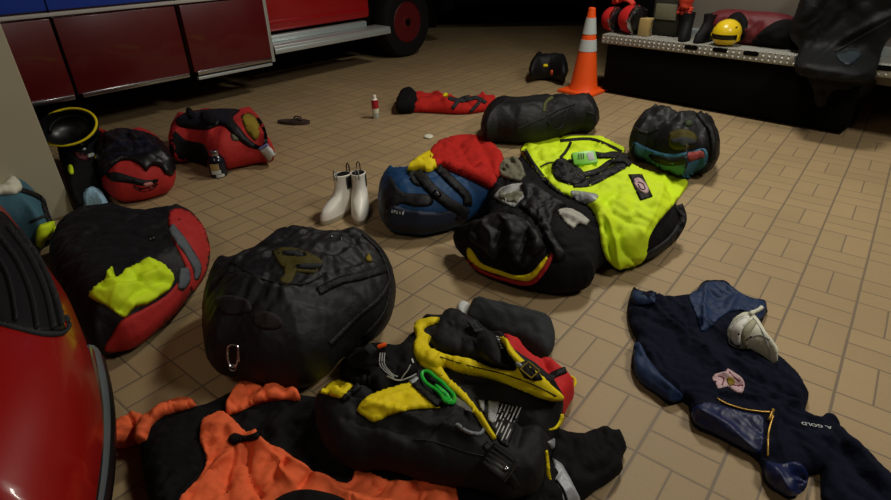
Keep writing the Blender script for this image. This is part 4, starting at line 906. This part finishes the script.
o2 = drape('right_sleeve', [(226, 412), (228, 402), (240, 384), (256, 383), (276, 384), (290, 388), (299, 394), (300, 402), (286, 401), (268, 403), (250, 408), (240, 413), (230, 416)],
    [ds], K['orange'], r, k=2, th=.010, puff=.014, Rp=4, wr=[(.010, .09, 1.9, 2.4, 183), (.003, .03, 1.5, 2, 184)], folds=[([(244, 386), (250, 396), (244, 410)], 2.2, -.014), ([(262, 384), (266, 402)], 2, -.012), ([(232, 404), (238, 412)], 2, -.012)])
o3 = drape('orange_torso', [(201, 428), (204, 420), (214, 415), (224, 413), (236, 422), (246, 433), (258, 434), (262, 442), (280, 448), (297, 460), (312, 472), (340, 484), (352, 480), (356, 470), (372, 474), (390, 482), (420, 480), (450, 482), (458, 492), (458, 520), (440, 560), (240, 560), (165, 560), (170, 520), (190, 490), (204, 470), (206, 455), (200, 442)],
    [ds], K['orange'], r, k=2, th=.008, puff=.008, Rp=4, step=2.2, wr=[(.012, .15, 1.1, 2.8, 193)], folds=[([(257, 441), (222, 466), (184, 500)], 5, .03), ([(236, 456), (228, 478), (226, 505)], 4, -.03), ([(262, 446), (276, 464), (290, 486)], 5, .026), ([(250, 452), (250, 480), (262, 500)], 4, -.024), ([(296, 462), (320, 480), (352, 500), (400, 510)], 6, .02), ([(204, 430), (216, 428), (232, 430)], 4, .014), ([(216, 452), (208, 470), (190, 500)], 4, -.02), ([(228, 436), (212, 446), (206, 456)], 3, -.018), ([(300, 490), (312, 478), (320, 470)], 3, -.015)])
patch('black_fold', [(228, 440), (234, 433), (244, 436), (260, 433), (258, 440), (244, 442), (232, 446)], [ds, o3], K['blackcloth'], r, th=.012, puff=.006, step=2)
patch('black_knee_patch', [(262, 512), (275, 500), (290, 492), (310, 490), (335, 495), (350, 504), (350, 520), (262, 530)], [ds, o3], K['blackcloth'], r, th=.006, puff=.004)
# black sleeve at the right with silver tape
r = root('black_trousers', 'black trouser leg with silver reflective tape sticking out at the bottom right of the pile', 'trousers', 585, 470)
bs = soft('trouser_leg', [(548, 430), (560, 428), (575, 433), (590, 430), (604, 425), (612, 430), (620, 429), (624, 440), (627, 449), (622, 458), (623, 470), (612, 480), (600, 487), (588, 497), (574, 508), (556, 512), (540, 500), (540, 460)],
    K['blackcloth'], r, H=.08, ze=.025, R=.06, step=0.0072, wr=[(.009, .06, .8, 2.2, 203), (.004, .025, 1.5, 2, 204)])
tp = patch('silver_tape', [(553, 458), (562, 464), (570, 478), (580, 498), (580, 510), (556, 510), (552, 490)], bs, K['reflect'], r, th=.003, wr=(.003, .02, 1, 1.5, 3), spl=False)
band('black_gap', [(556, 480), (564, 492), (568, 508)], 2.5, [bs, tp], K['blackcloth'], r, th=.004)
# dark grey folded cloth
gf = soft('grey_fleece', [(466, 322), (468, 312), (470, 303), (479, 297), (492, 299), (508, 303), (524, 307), (540, 312), (552, 320), (555, 334), (554, 347), (549, 357), (536, 356), (520, 345), (500, 338), (482, 330)],
    K['dgrey'], None, H=.095, ze=.03, R=.12, step=0.0086, wr=[(.010, .08, 2.6, 2.2, 213)])
tag(gf, 'folded dark grey fleece lying behind the yellow and black rescue vest', 'fleece')
wp = soft('white_label', [(457, 306), (461, 301), (470, 304), (467, 313), (464, 318), (458, 312)], K['lblwhite'], None, H=.02, ze=.006, R=.02, step=0.0060, base=[gf]); tag(wp, 'small white packet poking out left of the dark grey fleece', 'packet')
# red vest
r = root('red_life_vest', 'red life vest with a black strap and yellow loop under the yellow rescue vest', 'life vest', 550, 385)
rv = soft('vest_body', [(504, 336), (514, 338), (526, 344), (534, 352), (540, 357), (552, 357), (560, 364), (568, 376), (575, 389), (574, 397), (568, 406), (562, 418), (545, 430), (520, 425), (500, 400), (498, 350)],
    K['redthing'], r, H=.12, ze=.035, R=.04, step=0.0072, base=[], wr=(.005, .05, .7, 2, 223), folds=[([(538, 352), (544, 368), (552, 380)], .012, -.02)])
band('black_strap', [(546, 380), (556, 374), (566, 370)], 7, rv, K['webbing'], r, th=.005)
lp = [at(569+5*math.cos(t)*1.3, 382+5.5*math.sin(t), .05) for t in np.linspace(-2.2, 2.2, 14)]
MB().tube(lp, .0045, 8).build('yellow_loop', K['yellow'], r)

# ------------------------------------------------------------------ yellow and black rescue vest
r = root('rescue_vest', 'yellow and black rescue life vest on top of the front pile', 'life vest', 450, 430)
vb = soft('vest_body', [(314, 414), (318, 396), (332, 388), (346, 380), (343, 364), (356, 352), (373, 345), (388, 348), (400, 340), (413, 332), (416, 322), (428, 316), (440, 314), (452, 311), (464, 314), (480, 323), (500, 334), (518, 346), (536, 360), (552, 376), (562, 392), (562, 410), (560, 424), (554, 446), (546, 470), (538, 490), (522, 496), (506, 500), (486, 492), (440, 484), (400, 474), (376, 470), (352, 468), (336, 460), (322, 442)],
    K['blackvest'], r, H=.12, ze=.035, R=.07, step=0.0072, base=[ds, gf, rv], k=3, relaxn=60, wr=[(.008, .09, 2.6, 2.4, 233), (.002, .03, 2.2, 2, 234)],
    folds=[([(340, 425), (380, 440), (420, 455), (470, 470)], .014, .03), ([(330, 410), (360, 428), (400, 440)], .012, -.022), ([(510, 420), (520, 445), (514, 475)], .012, -.022), ([(420, 422), (450, 432), (480, 446)], .012, .018), ([(450, 380), (500, 392), (548, 410)], .016, -.016), ([(350, 450), (400, 462)], .01, -.014), ([(500, 405), (530, 430), (540, 460)], .018, .012)])
pd = drape('chest_pad', [(430, 344), (434, 334), (440, 320), (448, 313), (460, 314), (472, 324), (486, 331), (497, 336), (503, 346), (508, 360), (515, 369), (504, 368), (492, 366), (478, 363), (465, 360), (448, 356), (436, 353)],
    [vb, gf], K['blackvest'], r, th=.010, puff=.035, Rp=13, wr=(.005, .05, 2.6, 2, 243))
tu = drape('yellow_shoulder_tube', [(413, 352), (422, 350), (436, 354), (450, 359), (472, 363), (494, 368), (515, 371), (520, 368), (508, 352), (501, 342), (508, 343), (516, 352), (526, 362), (538, 373), (550, 384), (560, 394), (556, 401), (546, 400), (536, 396), (525, 391), (508, 385), (489, 379), (470, 376), (455, 372), (446, 368), (436, 372), (424, 366), (414, 360)],
    [vb, rv], K['yellow'], r, k=2, th=.010, puff=.026, Rp=7, step=2, wr=[(.006, .03, 1.2, 1.6, 253)])
VV = [vb, pd, tu]
cl = patch('yellow_collar', [(414, 330), (416, 323), (424, 319), (439, 318), (438, 324), (428, 327), (424, 332), (432, 338), (430, 346), (434, 354), (440, 362), (444, 372), (452, 384), (446, 386), (438, 378), (430, 372), (421, 366), (415, 357), (413, 346), (416, 338)], [vb], K['yellow'], r, th=.008, puff=.008, step=2.2, wr=(.006, .03, 1, 1.6, 4))
band('tube_seam', [(440, 357), (470, 366), (500, 373), (530, 383), (556, 396)], 1.2, VV, K['webbing'], r, th=.003, step=1.6)
drape('yellow_side_panel', [(319, 394), (330, 383), (340, 380), (354, 386), (349, 394), (343, 400), (332, 397)], [vb, ds], K['yellow'], r, th=.010, puff=.003, spl=False)
y2 = patch('yellow_side_panel', [(357, 411), (363, 401), (369, 396), (380, 392), (396, 387), (412, 383), (420, 388), (428, 396), (436, 404), (441, 409), (430, 409), (408, 411), (390, 416), (375, 423), (366, 418)], vb, K['yellow'], r, th=.009, puff=.003, k=2, step=2.2, smoothn=8, folds=[([(366, 408), (392, 400), (420, 392)], 3, .010)])
band('belt_strap', [(341, 401), (350, 394), (360, 386)], 7, [vb], K['webbing'], r, th=.010)
zl = band('yellow_zip_flap', [(440, 378, 7), (452, 387, 8), (463, 397, 7), (474, 410, 6), (484, 424, 6), (495, 440, 5)], 6, VV+[cl], K['yellow'], r, th=.008, puff=.005)
band('zip', [(441, 380), (454, 392), (466, 404), (478, 420)], 1.2, VV+[zl], K['webbing'], r, th=.004, step=1.4)
band('yellow_trim', [(548, 430, 2), (555, 428, 3), (560, 422, 3.5), (562, 414, 3)], 3, vb, K['yellow'], r, th=.005)
band('yellow_trim', [(546, 450, 2), (547, 462, 3), (548, 474, 3), (550, 480, 2)], 3, vb, K['yellow'], r, th=.005)
band('silver_tab', [(550, 440, 8), (555, 448, 8)], 8, vb, K['reflect'], r, th=.005)
band('piping', [(414, 440), (430, 441), (448, 446), (466, 452), (484, 456)], 1.2, vb, K['dgrey'], r, th=.004)
# printed panel
pn = patch('label_panel', [(474, 398), (490, 400), (506, 402), (522, 408), (516, 426), (508, 448), (500, 444), (494, 434), (486, 418)], vb, K['black'], r, th=.003, spl=False)
for a, b, w in (((480, 402), (489, 421), 5), ((491, 402), (497, 434), 6)): pass
patch('grey_label', [(478, 400), (485, 400), (484, 412), (481, 410)], [pn, vb], K['greycloth'], pn, th=.002, spl=False, step=2)
patch('grey_label', [(488, 400), (500, 402), (494, 424), (488, 420)], [pn, vb], K['greycloth'], pn, th=.002, spl=False, step=2)
for i in range(6):
    x0 = 503+i*3.6; y0 = 404+i*.7; L_ = (20, 26, 34, 30, 38, 36)[i]; seg = (1., .55, .8, .45, .9, .7)[i]
    xe, ye = x0-L_*.42, y0+L_*.9
    xm, ym = x0+(xe-x0)*seg*.5, y0+(ye-y0)*seg*.5
    band('print_line', [(x0, y0), (xm, ym)], 1.2, [pn, vb], K['lblwhite'], pn, th=.002, step=1.4)
    band('print_line', [(xm-1, ym+2), (xe, ye)], 1.2, [pn, vb], K['lblwhite'], pn, th=.002, step=1.4)
text_on('RESCUE', 499.5, 343, 502, 350, .010, [pd, vb], K['lblwhite'], r, 'pad_lettering') if False else None
for k in range(5): band('pad_lettering', [(496.2+k*1.1, 337+k*2.7), (498.4+k*1.1, 338+k*2.7)], 1.4, [pd, vb], K['lblwhite'], r, th=.003, step=1.1)
# buckles
def box_at(name, px, py, qx, qy, size, m, parent, target, off=.004, bev=.003, label=None):
    p, x, y_, n = seat(px, py, qx, qy, target); return MB().box(p+n*(off+size[2]/2), size, x, y_, n, bev).build(name, m, parent, label=label), (p+n*(off+size[2]), x, y_, n)
def buckle(px, py, qx, qy, w, l, target, parent, m=None):
    o, (p, x, y_, n) = box_at('side_release_buckle', px, py, qx, qy, (l, w, .008), m or K['plastic'], parent, target)
    mb = MB(); mb.box(p+n*.001+x*l*.1, (l*.35, w*.4, .003), x, y_, n, .001)
    for s in (-1, 1): mb.box(p+n*.001+y_*s*w*.42, (l*.6, w*.12, .004), x, y_, n, .001)
    mb.build('prongs', K['dgrey'], o); return o
VA = VV+[cl, y2, pn]
buckle(475, 328, 483, 334, .034, .06, VA, r, K['dgrey'])
patch('buckle_webbing', [(516, 364), (526, 361), (536, 368), (543, 380), (534, 381), (524, 378)], VA, K['webbing'], r, th=.006, spl=False)
bw = [o for o in r.children if o.name.startswith('buckle_webbing')]
p, x, y_, n = seat(530, 371, 537, 379, VA+bw)
MB().tube([p+n*.006+x*a*.020+y_*b*.016 for a, b in ((-1, -1), (1, -1), (1, 1), (-1, 1))], .003, 6, True, upv=n).build('square_ring', K['dyellow'], r)
patch('silver_square', [(514, 360), (522, 364), (524, 369), (517, 367)], VA+bw, K['reflect'], r, th=.007, spl=False, step=2)
# ribbed quick release
o, (p, x, y_, n) = box_at('quick_release_buckle', 500, 463, 509, 470, (.075, .062, .012), K['plastic'], r, [vb, pn, ds, o3], bev=.006)
for k in range(5): MB().box(p+n*.002+y_*(-.022+.011*k), (.056, .005, .005), x, y_, n, .001).build('rib', K['dgrey'], o)
MB().lathe(p+x*.024-y_*.004, [(.006, 0), (.006, .007), (.003, .009), (.0005, .009)], n, 14).build('stud', K['steel'], o)
band('front_strap', [(484, 444, 8), (492, 452, 9), (500, 463, 10), (510, 476, 9), (518, 488, 8)], 9, [vb, pn], K['webbing'], r, th=.004)
# pouch with cord and orange light on the left shoulder
pc = empty('accessory_pouch', 'small black pouch with clear cord and orange tip on the vest shoulder', 'pouch', surf(374, 370, vb)[0])
po = drape('pouch_body', [(340, 378), (343, 364), (355, 352), (372, 346), (386, 348), (398, 350), (408, 346), (414, 356), (418, 370), (413, 378), (398, 383), (380, 394), (366, 386), (352, 384)],
    [vb], K['blackcloth'], pc, th=.012, puff=.03, Rp=10, wr=[(.012, .05, .8, 2, 263)])
for k, sh in enumerate((0, 2.2, 4.2)):
    L = poly3d([(381+sh, 354), (380+sh, 364), (384+sh, 372), (392+sh, 378-sh*.3)], [po, vb], .005); MB().tube(L, .0018, 6).build('clear_cord', K['greycloth'], pc)
L = poly3d([(386, 378), (396, 380), (406, 378), (414, 374)], [po, vb], .007); MB().tube(L, .0024, 6).build('clear_cord', K['greycloth'], pc)
L = poly3d([(401, 378), (407, 370), (410, 366)], [po, vb], .006); MB().tube(L, .002, 6).build('clear_cord', K['greycloth'], pc)
box_at('grey_clip', 372, 351, 377, 355, (.045, .026, .01), K['dgrey'], pc, [po, vb], bev=.003)
box_at('orange_light', 383, 348, 389, 347, (.03, .014, .012), mat('orange_light_lens', (255, 96, 30), .35), pc, [po, vb], bev=.005)
box_at('white_tab', 412, 362, 413, 367, (.016, .005, .003), K['lblwhite'], pc, [po, vb], bev=.0008)

# rescue shears / knife with green handles
kn = empty('rescue_knife', 'rescue knife with a bright green looped handle and grey blade on the vest', 'knife', surf(440, 392, VA)[0])
KT = VA+[zl]
out = [(423, 375), (428, 374), (434, 379), (441, 384), (448, 391), (455, 397), (456, 403), (450, 406), (444, 404), (440, 397), (433, 391), (426, 386), (421, 380)]
hnd = drape('handle_core', [(434, 385), (441, 388), (449, 394), (454, 399), (453, 404), (447, 405), (441, 399), (436, 393)],
    KT, K['green'], kn, th=.008, puff=.004, Rp=3, step=1.5, smoothn=6)
L = poly3d(out, KT, .014, 3, True); MB().tube(L[:-1], .0055, 8, True).build('handle_loop', K['green'], kn)
L = poly3d([(430, 382), (440, 388), (449, 396)], KT+[hnd], .012); MB().tube(L, .003, 6).build('handle_slot', K['webbing'], kn)
pa, xa, ya, na = seat(454, 402, 470, 415, KT); pb, _ = surf(472, 416, KT); pb = pb+na*.016; pa = pa+na*.014
xa = pb-pa; La = np.linalg.norm(xa); xa /= La; ya = np.cross(na, xa); ya /= np.linalg.norm(ya)
prof = [(0, -.010), (La*.5, -.012), (La*.85, -.008), (La*1.1, -.001), (La*.9, .006), (La*.5, .010), (0, .010)]
v = [pa+xa*a+ya*b+na*c for c in (-.0015, .0015) for a, b in prof]; n_ = len(prof)
MB().add(v, [list(range(n_))[::-1], list(range(n_, 2*n_))]+[[k, (k+1) % n_, n_+(k+1) % n_, n_+k] for k in range(n_)]).build('blade', mat('grey_blade', (150, 155, 158), .35, metal=.5, var=.05), kn, False)
for a in (.006, .016): MB().lathe(pa+xa*a, [(.003, 0), (.003, .003), (.0005, .0035)], na, 10).build('rivet', K['steel'], kn)
bd_ = patch('sheath', [(411, 386), (418, 378), (424, 388), (436, 397), (442, 405), (436, 408), (424, 398)], VA, K['webbing'], r, th=.008, spl=False, step=2.2)
patch('grey_webbing', [(408, 381), (416, 376), (421, 380), (413, 386)], VA, K['reflect'], r, th=.006, spl=False, step=2)
band('grey_blade_cover', [(456, 424), (468, 432), (480, 434), (484, 428)], 4, [vb, pn], mat('grey_rubber_strap', (120, 126, 130), .5), r, th=.006)

# ------------------------------------------------------------------ gear on the tailboard
def onboard(px, o): # point on the tailboard top below a pixel column
    best = None
    P1, P2 = G_(0, o, .5), G_(3, o, .5); lo, hi = 0., 3.
    for _ in range(30):
        m_ = (lo+hi)/2
        if pj([G_(m_, o, .5)])[0][0] < px: lo = m_
        else: hi = m_
    return G_(lo, o, .5), lo
def ap(name, label, px, o, r_, w_, lean, red=True):
    P, s = onboard(px, o); e = empty(name, label, 'air mask', P)
    ax = EE*math.cos(lean)+EN*math.sin(lean); c = P+ZZ*(r_+.003)
    MB().lathe(c, [(.001, -w_*.5), (r_*.7, -w_*.48), (r_*.92, -w_*.3), (r_, -.01), (r_*.98, w_*.12), (r_*.8, w_*.16)], ax, 32).build('red_cup', K['redthing'], e)
    MB().lathe(c, [(r_*.86, w_*.14), (r_*.95, w_*.16), (r_*.95, w_*.26), (r_*.86, w_*.28)], ax, 32).build('chrome_ring', K['steel'], e)
    MB().lathe(c, [(r_*.7, w_*.27), (r_*.78, w_*.3), (r_*.74, w_*.42), (r_*.4, w_*.5), (.001, w_*.5)], ax, 32).build('dark_hub', K['plastic'], e)
    for k in range(5):
        t = k*2*math.pi/5; a = np.cross(ax, ZZ); MB().box(c+a*math.cos(t)*r_*.97+ZZ*math.sin(t)*r_*.97+ax*w_*.2, (.03, .022, .022), ax, a*-math.sin(t)+ZZ*math.cos(t), a*math.cos(t)+ZZ*math.sin(t), .004).build('lug', K['steel'], e)
    return e
ap('hose_coupling', 'red and chrome round hose coupling at the left end of the tailboard', 601, -.17, .10, .16, .2)['category'] = 'hose coupling'
ap('hose_coupling', 'red and chrome round hose coupling, nearer the black boots', 631, -.15, .115, .2, .25)['category'] = 'hose coupling'
P, s = onboard(650, -.14); bx = empty('metal_box', 'small pale metal box with dark latch right of the red couplings', 'box', P)
MB().box(P+ZZ*.07-EE*.05, (.09, .10, .14), EE, EN, ZZ, .01).build('case', K['tan'], bx); MB().box(P+ZZ*.08+EE*.005, (.012, .02, .10), EE, EN, ZZ, .003).build('latch', K['steel'], bx)
P, s = onboard(613, -.26); go = empty('glove', 'red orange glove resting above the left hose coupling', 'glove', P+ZZ*.2)
def blob(name, m, parent, spine, rad, flat=1., n=14, seed=0):
    P_ = crom(np.array(spine, float), 4, False); rr = np.interp(np.linspace(0, 1, len(P_)), np.linspace(0, 1, len(rad)), rad)
    mb = MB().tube(P_, rr, n, flat=flat); V = np.array(mb.v); V = V+.006*np.stack([vn(V[:, 0]*30, V[:, 2]*30, seed), vn(V[:, 1]*30, V[:, 2]*30, seed+1), vn(V[:, 0]*25, V[:, 1]*25, seed+2)], -1)
    mb.v = [tuple(p) for p in V]; return mb.build(name, m, parent, True)
c = P+ZZ*.26
blob('palm', K['redorange'], go, [c-EE*.07-ZZ*.03, c-EE*.02, c+EE*.05+ZZ*.01], [.03, .055, .04], .7)
for k in range(4): blob('finger', K['redorange'], go, [c+EE*.04+EN*(.03-.02*k), c+EE*.09+EN*(.035-.023*k)-ZZ*.01, c+EE*.12+EN*(.035-.023*k)-ZZ*.04], [.014, .013, .010], seed=k)
blob('thumb', K['redorange'], go, [c-EN*.02, c+EN*.05+ZZ*.01, c+EN*.07-ZZ*.03], [.016, .014, .010], seed=9)
# olive canvas bag
P, s = onboard(665, -.26); ob = empty('canvas_bag', 'upright olive canvas bag behind the couplings and boots', 'bag', P)
mb = MB().box(P+ZZ*.15, (.24, .12, .30), EE, EN, ZZ, .03); V = np.array(mb.v); mb.build('bag_body', K['olive'], ob); MB().box(P+ZZ*.19+EN*.063, (.18, .01, .12), EE, EN, ZZ, .004).build('front_pocket', K['khaki'], ob)
MB().tube([P+ZZ*.29-EE*.05, P+ZZ*.36-EE*.03, P+ZZ*.36+EE*.03, P+ZZ*.29+EE*.05], .008, 8).build('handle', K['webbing'], ob)
# black boots on the board
def rubber_boot(px, o, rz, label, hh=.20):
    P, s = onboard(px, o); e = empty('rubber_boot', label, 'boot', P, None); a = math.atan2(EN[1], EN[0])+rz; X = np.array([math.cos(a), math.sin(a), 0]); Y = np.array([-X[1], X[0], 0])
    rg = lambda cx, z, rx, ry: [P+X*(cx+rx*math.cos(t))+Y*(ry*math.sin(t))+ZZ*z for t in np.linspace(0, 2*math.pi, 24, endpoint=False)]
    def loft(R_):
        v = [p for q in R_ for p in q]; n = 24; return MB().add(v, [[i*n+k, i*n+(k+1) % n, (i+1)*n+(k+1) % n, (i+1)*n+k] for i in range(len(R_)-1) for k in range(n)]+[list(range(n))[::-1], [(len(R_)-1)*n+k for k in range(n)]])
    loft([rg(.0, 0, .12, .045), rg(0, .022, .122, .047)]).build('sole', K['rubber'], e)
    loft([rg(0, .02, .118, .044), rg(-.005, .06, .11, .043), rg(-.035, .10, .075, .042), rg(-.05, .14, .055, .04), rg(-.05, hh, .058, .045), rg(-.05, hh, .05, .038), rg(-.05, .15, .046, .034)]).build('upper', K['rubber'], e)
rubber_boot(684, -.14, .25, 'left black rubber boot standing on the tailboard, under the red glove')
rubber_boot(702, -.14, -.1, 'right black rubber boot standing on the tailboard, next to the yellow helmet')
P, s = onboard(688, -.27); g2_ = empty('glove', 'bright red orange glove above the black rubber boots', 'glove', P+ZZ*.28)
c = onplane(686, 4, G_(0, -.2, 0), EN)
blob('palm', K['redorange'], g2_, [c+ZZ*.10, c+ZZ*.03, c-ZZ*.03], [.04, .06, .045], .7)
for k in range(4): blob('finger', K['redorange'], g2_, [c-ZZ*.02+EE*(-.045+.03*k), c-ZZ*.055+EE*(-.05+.032*k), c-ZZ*.075+EE*(-.048+.031*k)+EN*.01], [.017, .015, .011], seed=k)
# yellow helmet
P, s = onboard(724, -.10); hl = empty('rescue_helmet', 'yellow rescue helmet with a dark slot sitting on the tailboard', 'helmet', P)
c = P+ZZ*.085
def dome(c, R_, m, name, parent, z0, z1, f0=0, f1=2*math.pi, sx=1., sy=1., th=.006, n=40):
    mb = MB(); v = []; rows = 14
    for sgn in (1, 0):
        for i in range(rows+1):
            ph = z0+(z1-z0)*i/rows
            for k in range(n):
                t = f0+(f1-f0)*k/n; rr = R_-(0 if sgn else th); v.append(c+EE*(rr*sx*math.cos(ph)*math.cos(t))+EN*(rr*sy*math.cos(ph)*math.sin(t))+ZZ*rr*math.sin(ph)*.95)
    f = []
    for s_ in (0, 1):
        b_ = s_*(rows+1)*n
        for i in range(rows):
            for k in range(n): f.append([b_+i*n+k, b_+i*n+(k+1) % n, b_+(i+1)*n+(k+1) % n, b_+(i+1)*n+k])
    for k in range(n): f.append([k, (k+1) % n, (rows+1)*n+(k+1) % n, (rows+1)*n+k]); f.append([rows*n+k, rows*n+(k+1) % n, (2*rows+1)*n+(k+1) % n, (2*rows+1)*n+k])
    return mb.add(v, f).build(name, m, parent)
dome(c, .108, K['helmet'], 'shell', hl, .04, 1.55, sx=.95, sy=1.1)
dome(c, .106, K['helmet'], 'chin_guard', hl, -.80, -.36, sx=.93, sy=1.08)
dome(c, .097, K['plastic'], 'lining', hl, -.78, 1.5, sx=.93, sy=1.08)
for sx_ in (-1, 1): MB().box(c+EE*sx_*.098-ZZ*.02+EN*.02, (.012, .05, .05), EE, EN, ZZ, .004).build('side_piece', K['helmet'], hl)
for a in (-1, 1): MB().box(c+EE*.075*a+EN*.045+ZZ*.055, (.008, .03, .012), EE, EN, ZZ, .003).build('vent', K['plastic'], hl)
MB().tube([c+EE*-.09+EN*.03+ZZ*.05, c+EE*-.105+EN*.05+ZZ*.0, c+EE*-.09+EN*.06-ZZ*.04], .006, 8).build('goggle_strap', K['webbing'], hl)
# red and black jacket on the board
FR = (G_(0, -.33, .5), EE, ZZ, EN)
rbj = soft('vest_jacket', [(706, 30), (708, 18), (716, 11), (732, 9), (752, 11), (772, 12), (792, 16), (800, 28), (800, 44), (796, 52), (776, 50), (750, 47), (735, 44)], mat('dark_red_nylon', (96, 12, 24), .6, bump=.25, scale=30), None, H=.20, ze=.07, R=.16, step=.02, frame=(G_(0, -.35, 0), EE, ZZ, EN), wr=(.016, .09, .4, 1.8, 273), iters=3)
tag(rbj, 'dark red and black stuffed jacket lying on the tailboard behind the yellow helmet', 'jacket')
patch('black_panel', [(728, 18), (740, 12), (748, 22), (744, 38), (736, 42), (728, 36)], rbj, K['blackcloth'], rbj, th=.005)
patch('black_panel', [(752, 44), (758, 34), (775, 22), (792, 20), (800, 34), (798, 50), (770, 48)], rbj, K['blackcloth'], rbj, th=.005)
# coat hanging over the board
ct = soft('hanging_coat', [(788, 30), (796, 12), (806, -14), (830, -30), (880, -40), (925, -30), (920, 10), (900, 30), (884, 44), (878, 66), (872, 90), (852, 104), (838, 118), (818, 112), (806, 104), (792, 96), (788, 84), (797, 62), (792, 48)], K['coat'], None, H=.30, ze=.10, R=.16, step=.022, frame=(G_(0, -.33, 0), EE, ZZ, EN), base=[tb], gap=.004, relaxn=10,
    wr=[(.022, .16, 1.4, 3., 283)], iters=3, folds=[([(822, 56), (850, 35), (891, 15)], .02, .05), ([(815, 60), (822, 85), (820, 105)], .03, .03)])
tag(ct, 'glossy black rain coat draped over the right part of the tailboard', 'coat')
band('sleeve_edge', [(835, 52), (855, 40), (875, 28), (893, 18)], 1.6, ct, K['dgrey'], ct, th=.005)
patch('blue_grey_panel', [(836, 54), (852, 50), (862, 52), (858, 60), (848, 66), (838, 60)], ct, mat('slate_blue_fabric', (26, 38, 46), .6, bump=.2), ct, th=.005)

GR = {'duffel_bag': 'duffel bags lying on the floor', 'gear_bag': 'gear bags standing on the floor', 'mesh_gear_bag': 'mesh gear bags on the floor', 'hose_coupling': 'hose couplings on the tailboard', 'glove': 'red orange gloves on the tailboard'}
for o in list(C.objects):
    if o.parent is None and 'category' in o:
        n_ = o.name.split('.')[0]
        if n_ in GR: o['group'] = GR[n_]
        if n_ == 'rubber_boot': o['group'] = 'short white rubber boots' if 'white' in o['label'] else 'black rubber boots on the tailboard'
# ------------------------------------------------------------------ light
def area(name, loc, aim, size, power, col):
    l = bpy.data.lights.new(name, 'AREA'); l.size = size; l.energy = power; l.color = col
    o = bpy.data.objects.new(name, l); C.objects.link(o); o.location = loc
    o.rotation_euler = (Vector(aim)-Vector(loc)).to_track_quat('-Z', 'Y').to_euler(); return o
area('ceiling_lamp', (1.5, 3.9, 3.3), (1.2, 3.0, 0), .5, 62, (1., .95, .84))
area('right_lamp', (3.0, 1.0, 3.6), (1.3, 1.6, 0), .8, 62, (1., .95, .86))
area('left_fill', (-1.6, -.6, 4.0), (-.4, 2, 0), .8, 16, (1., .86, .68))  # added weak warm fill for the left side, not a known fitting
w = bpy.data.worlds.new('world'); bpy.context.scene.world = w; w.use_nodes = True
w.node_tree.nodes['Background'].inputs[0].default_value = (.5, .55, .65, 1); w.node_tree.nodes['Background'].inputs[1].default_value = .02
vs = bpy.context.scene.view_settings; vs.view_transform = 'Standard'; vs.look = 'None'; vs.exposure = 0; vs.gamma = 1; vs.use_curve_mapping = False
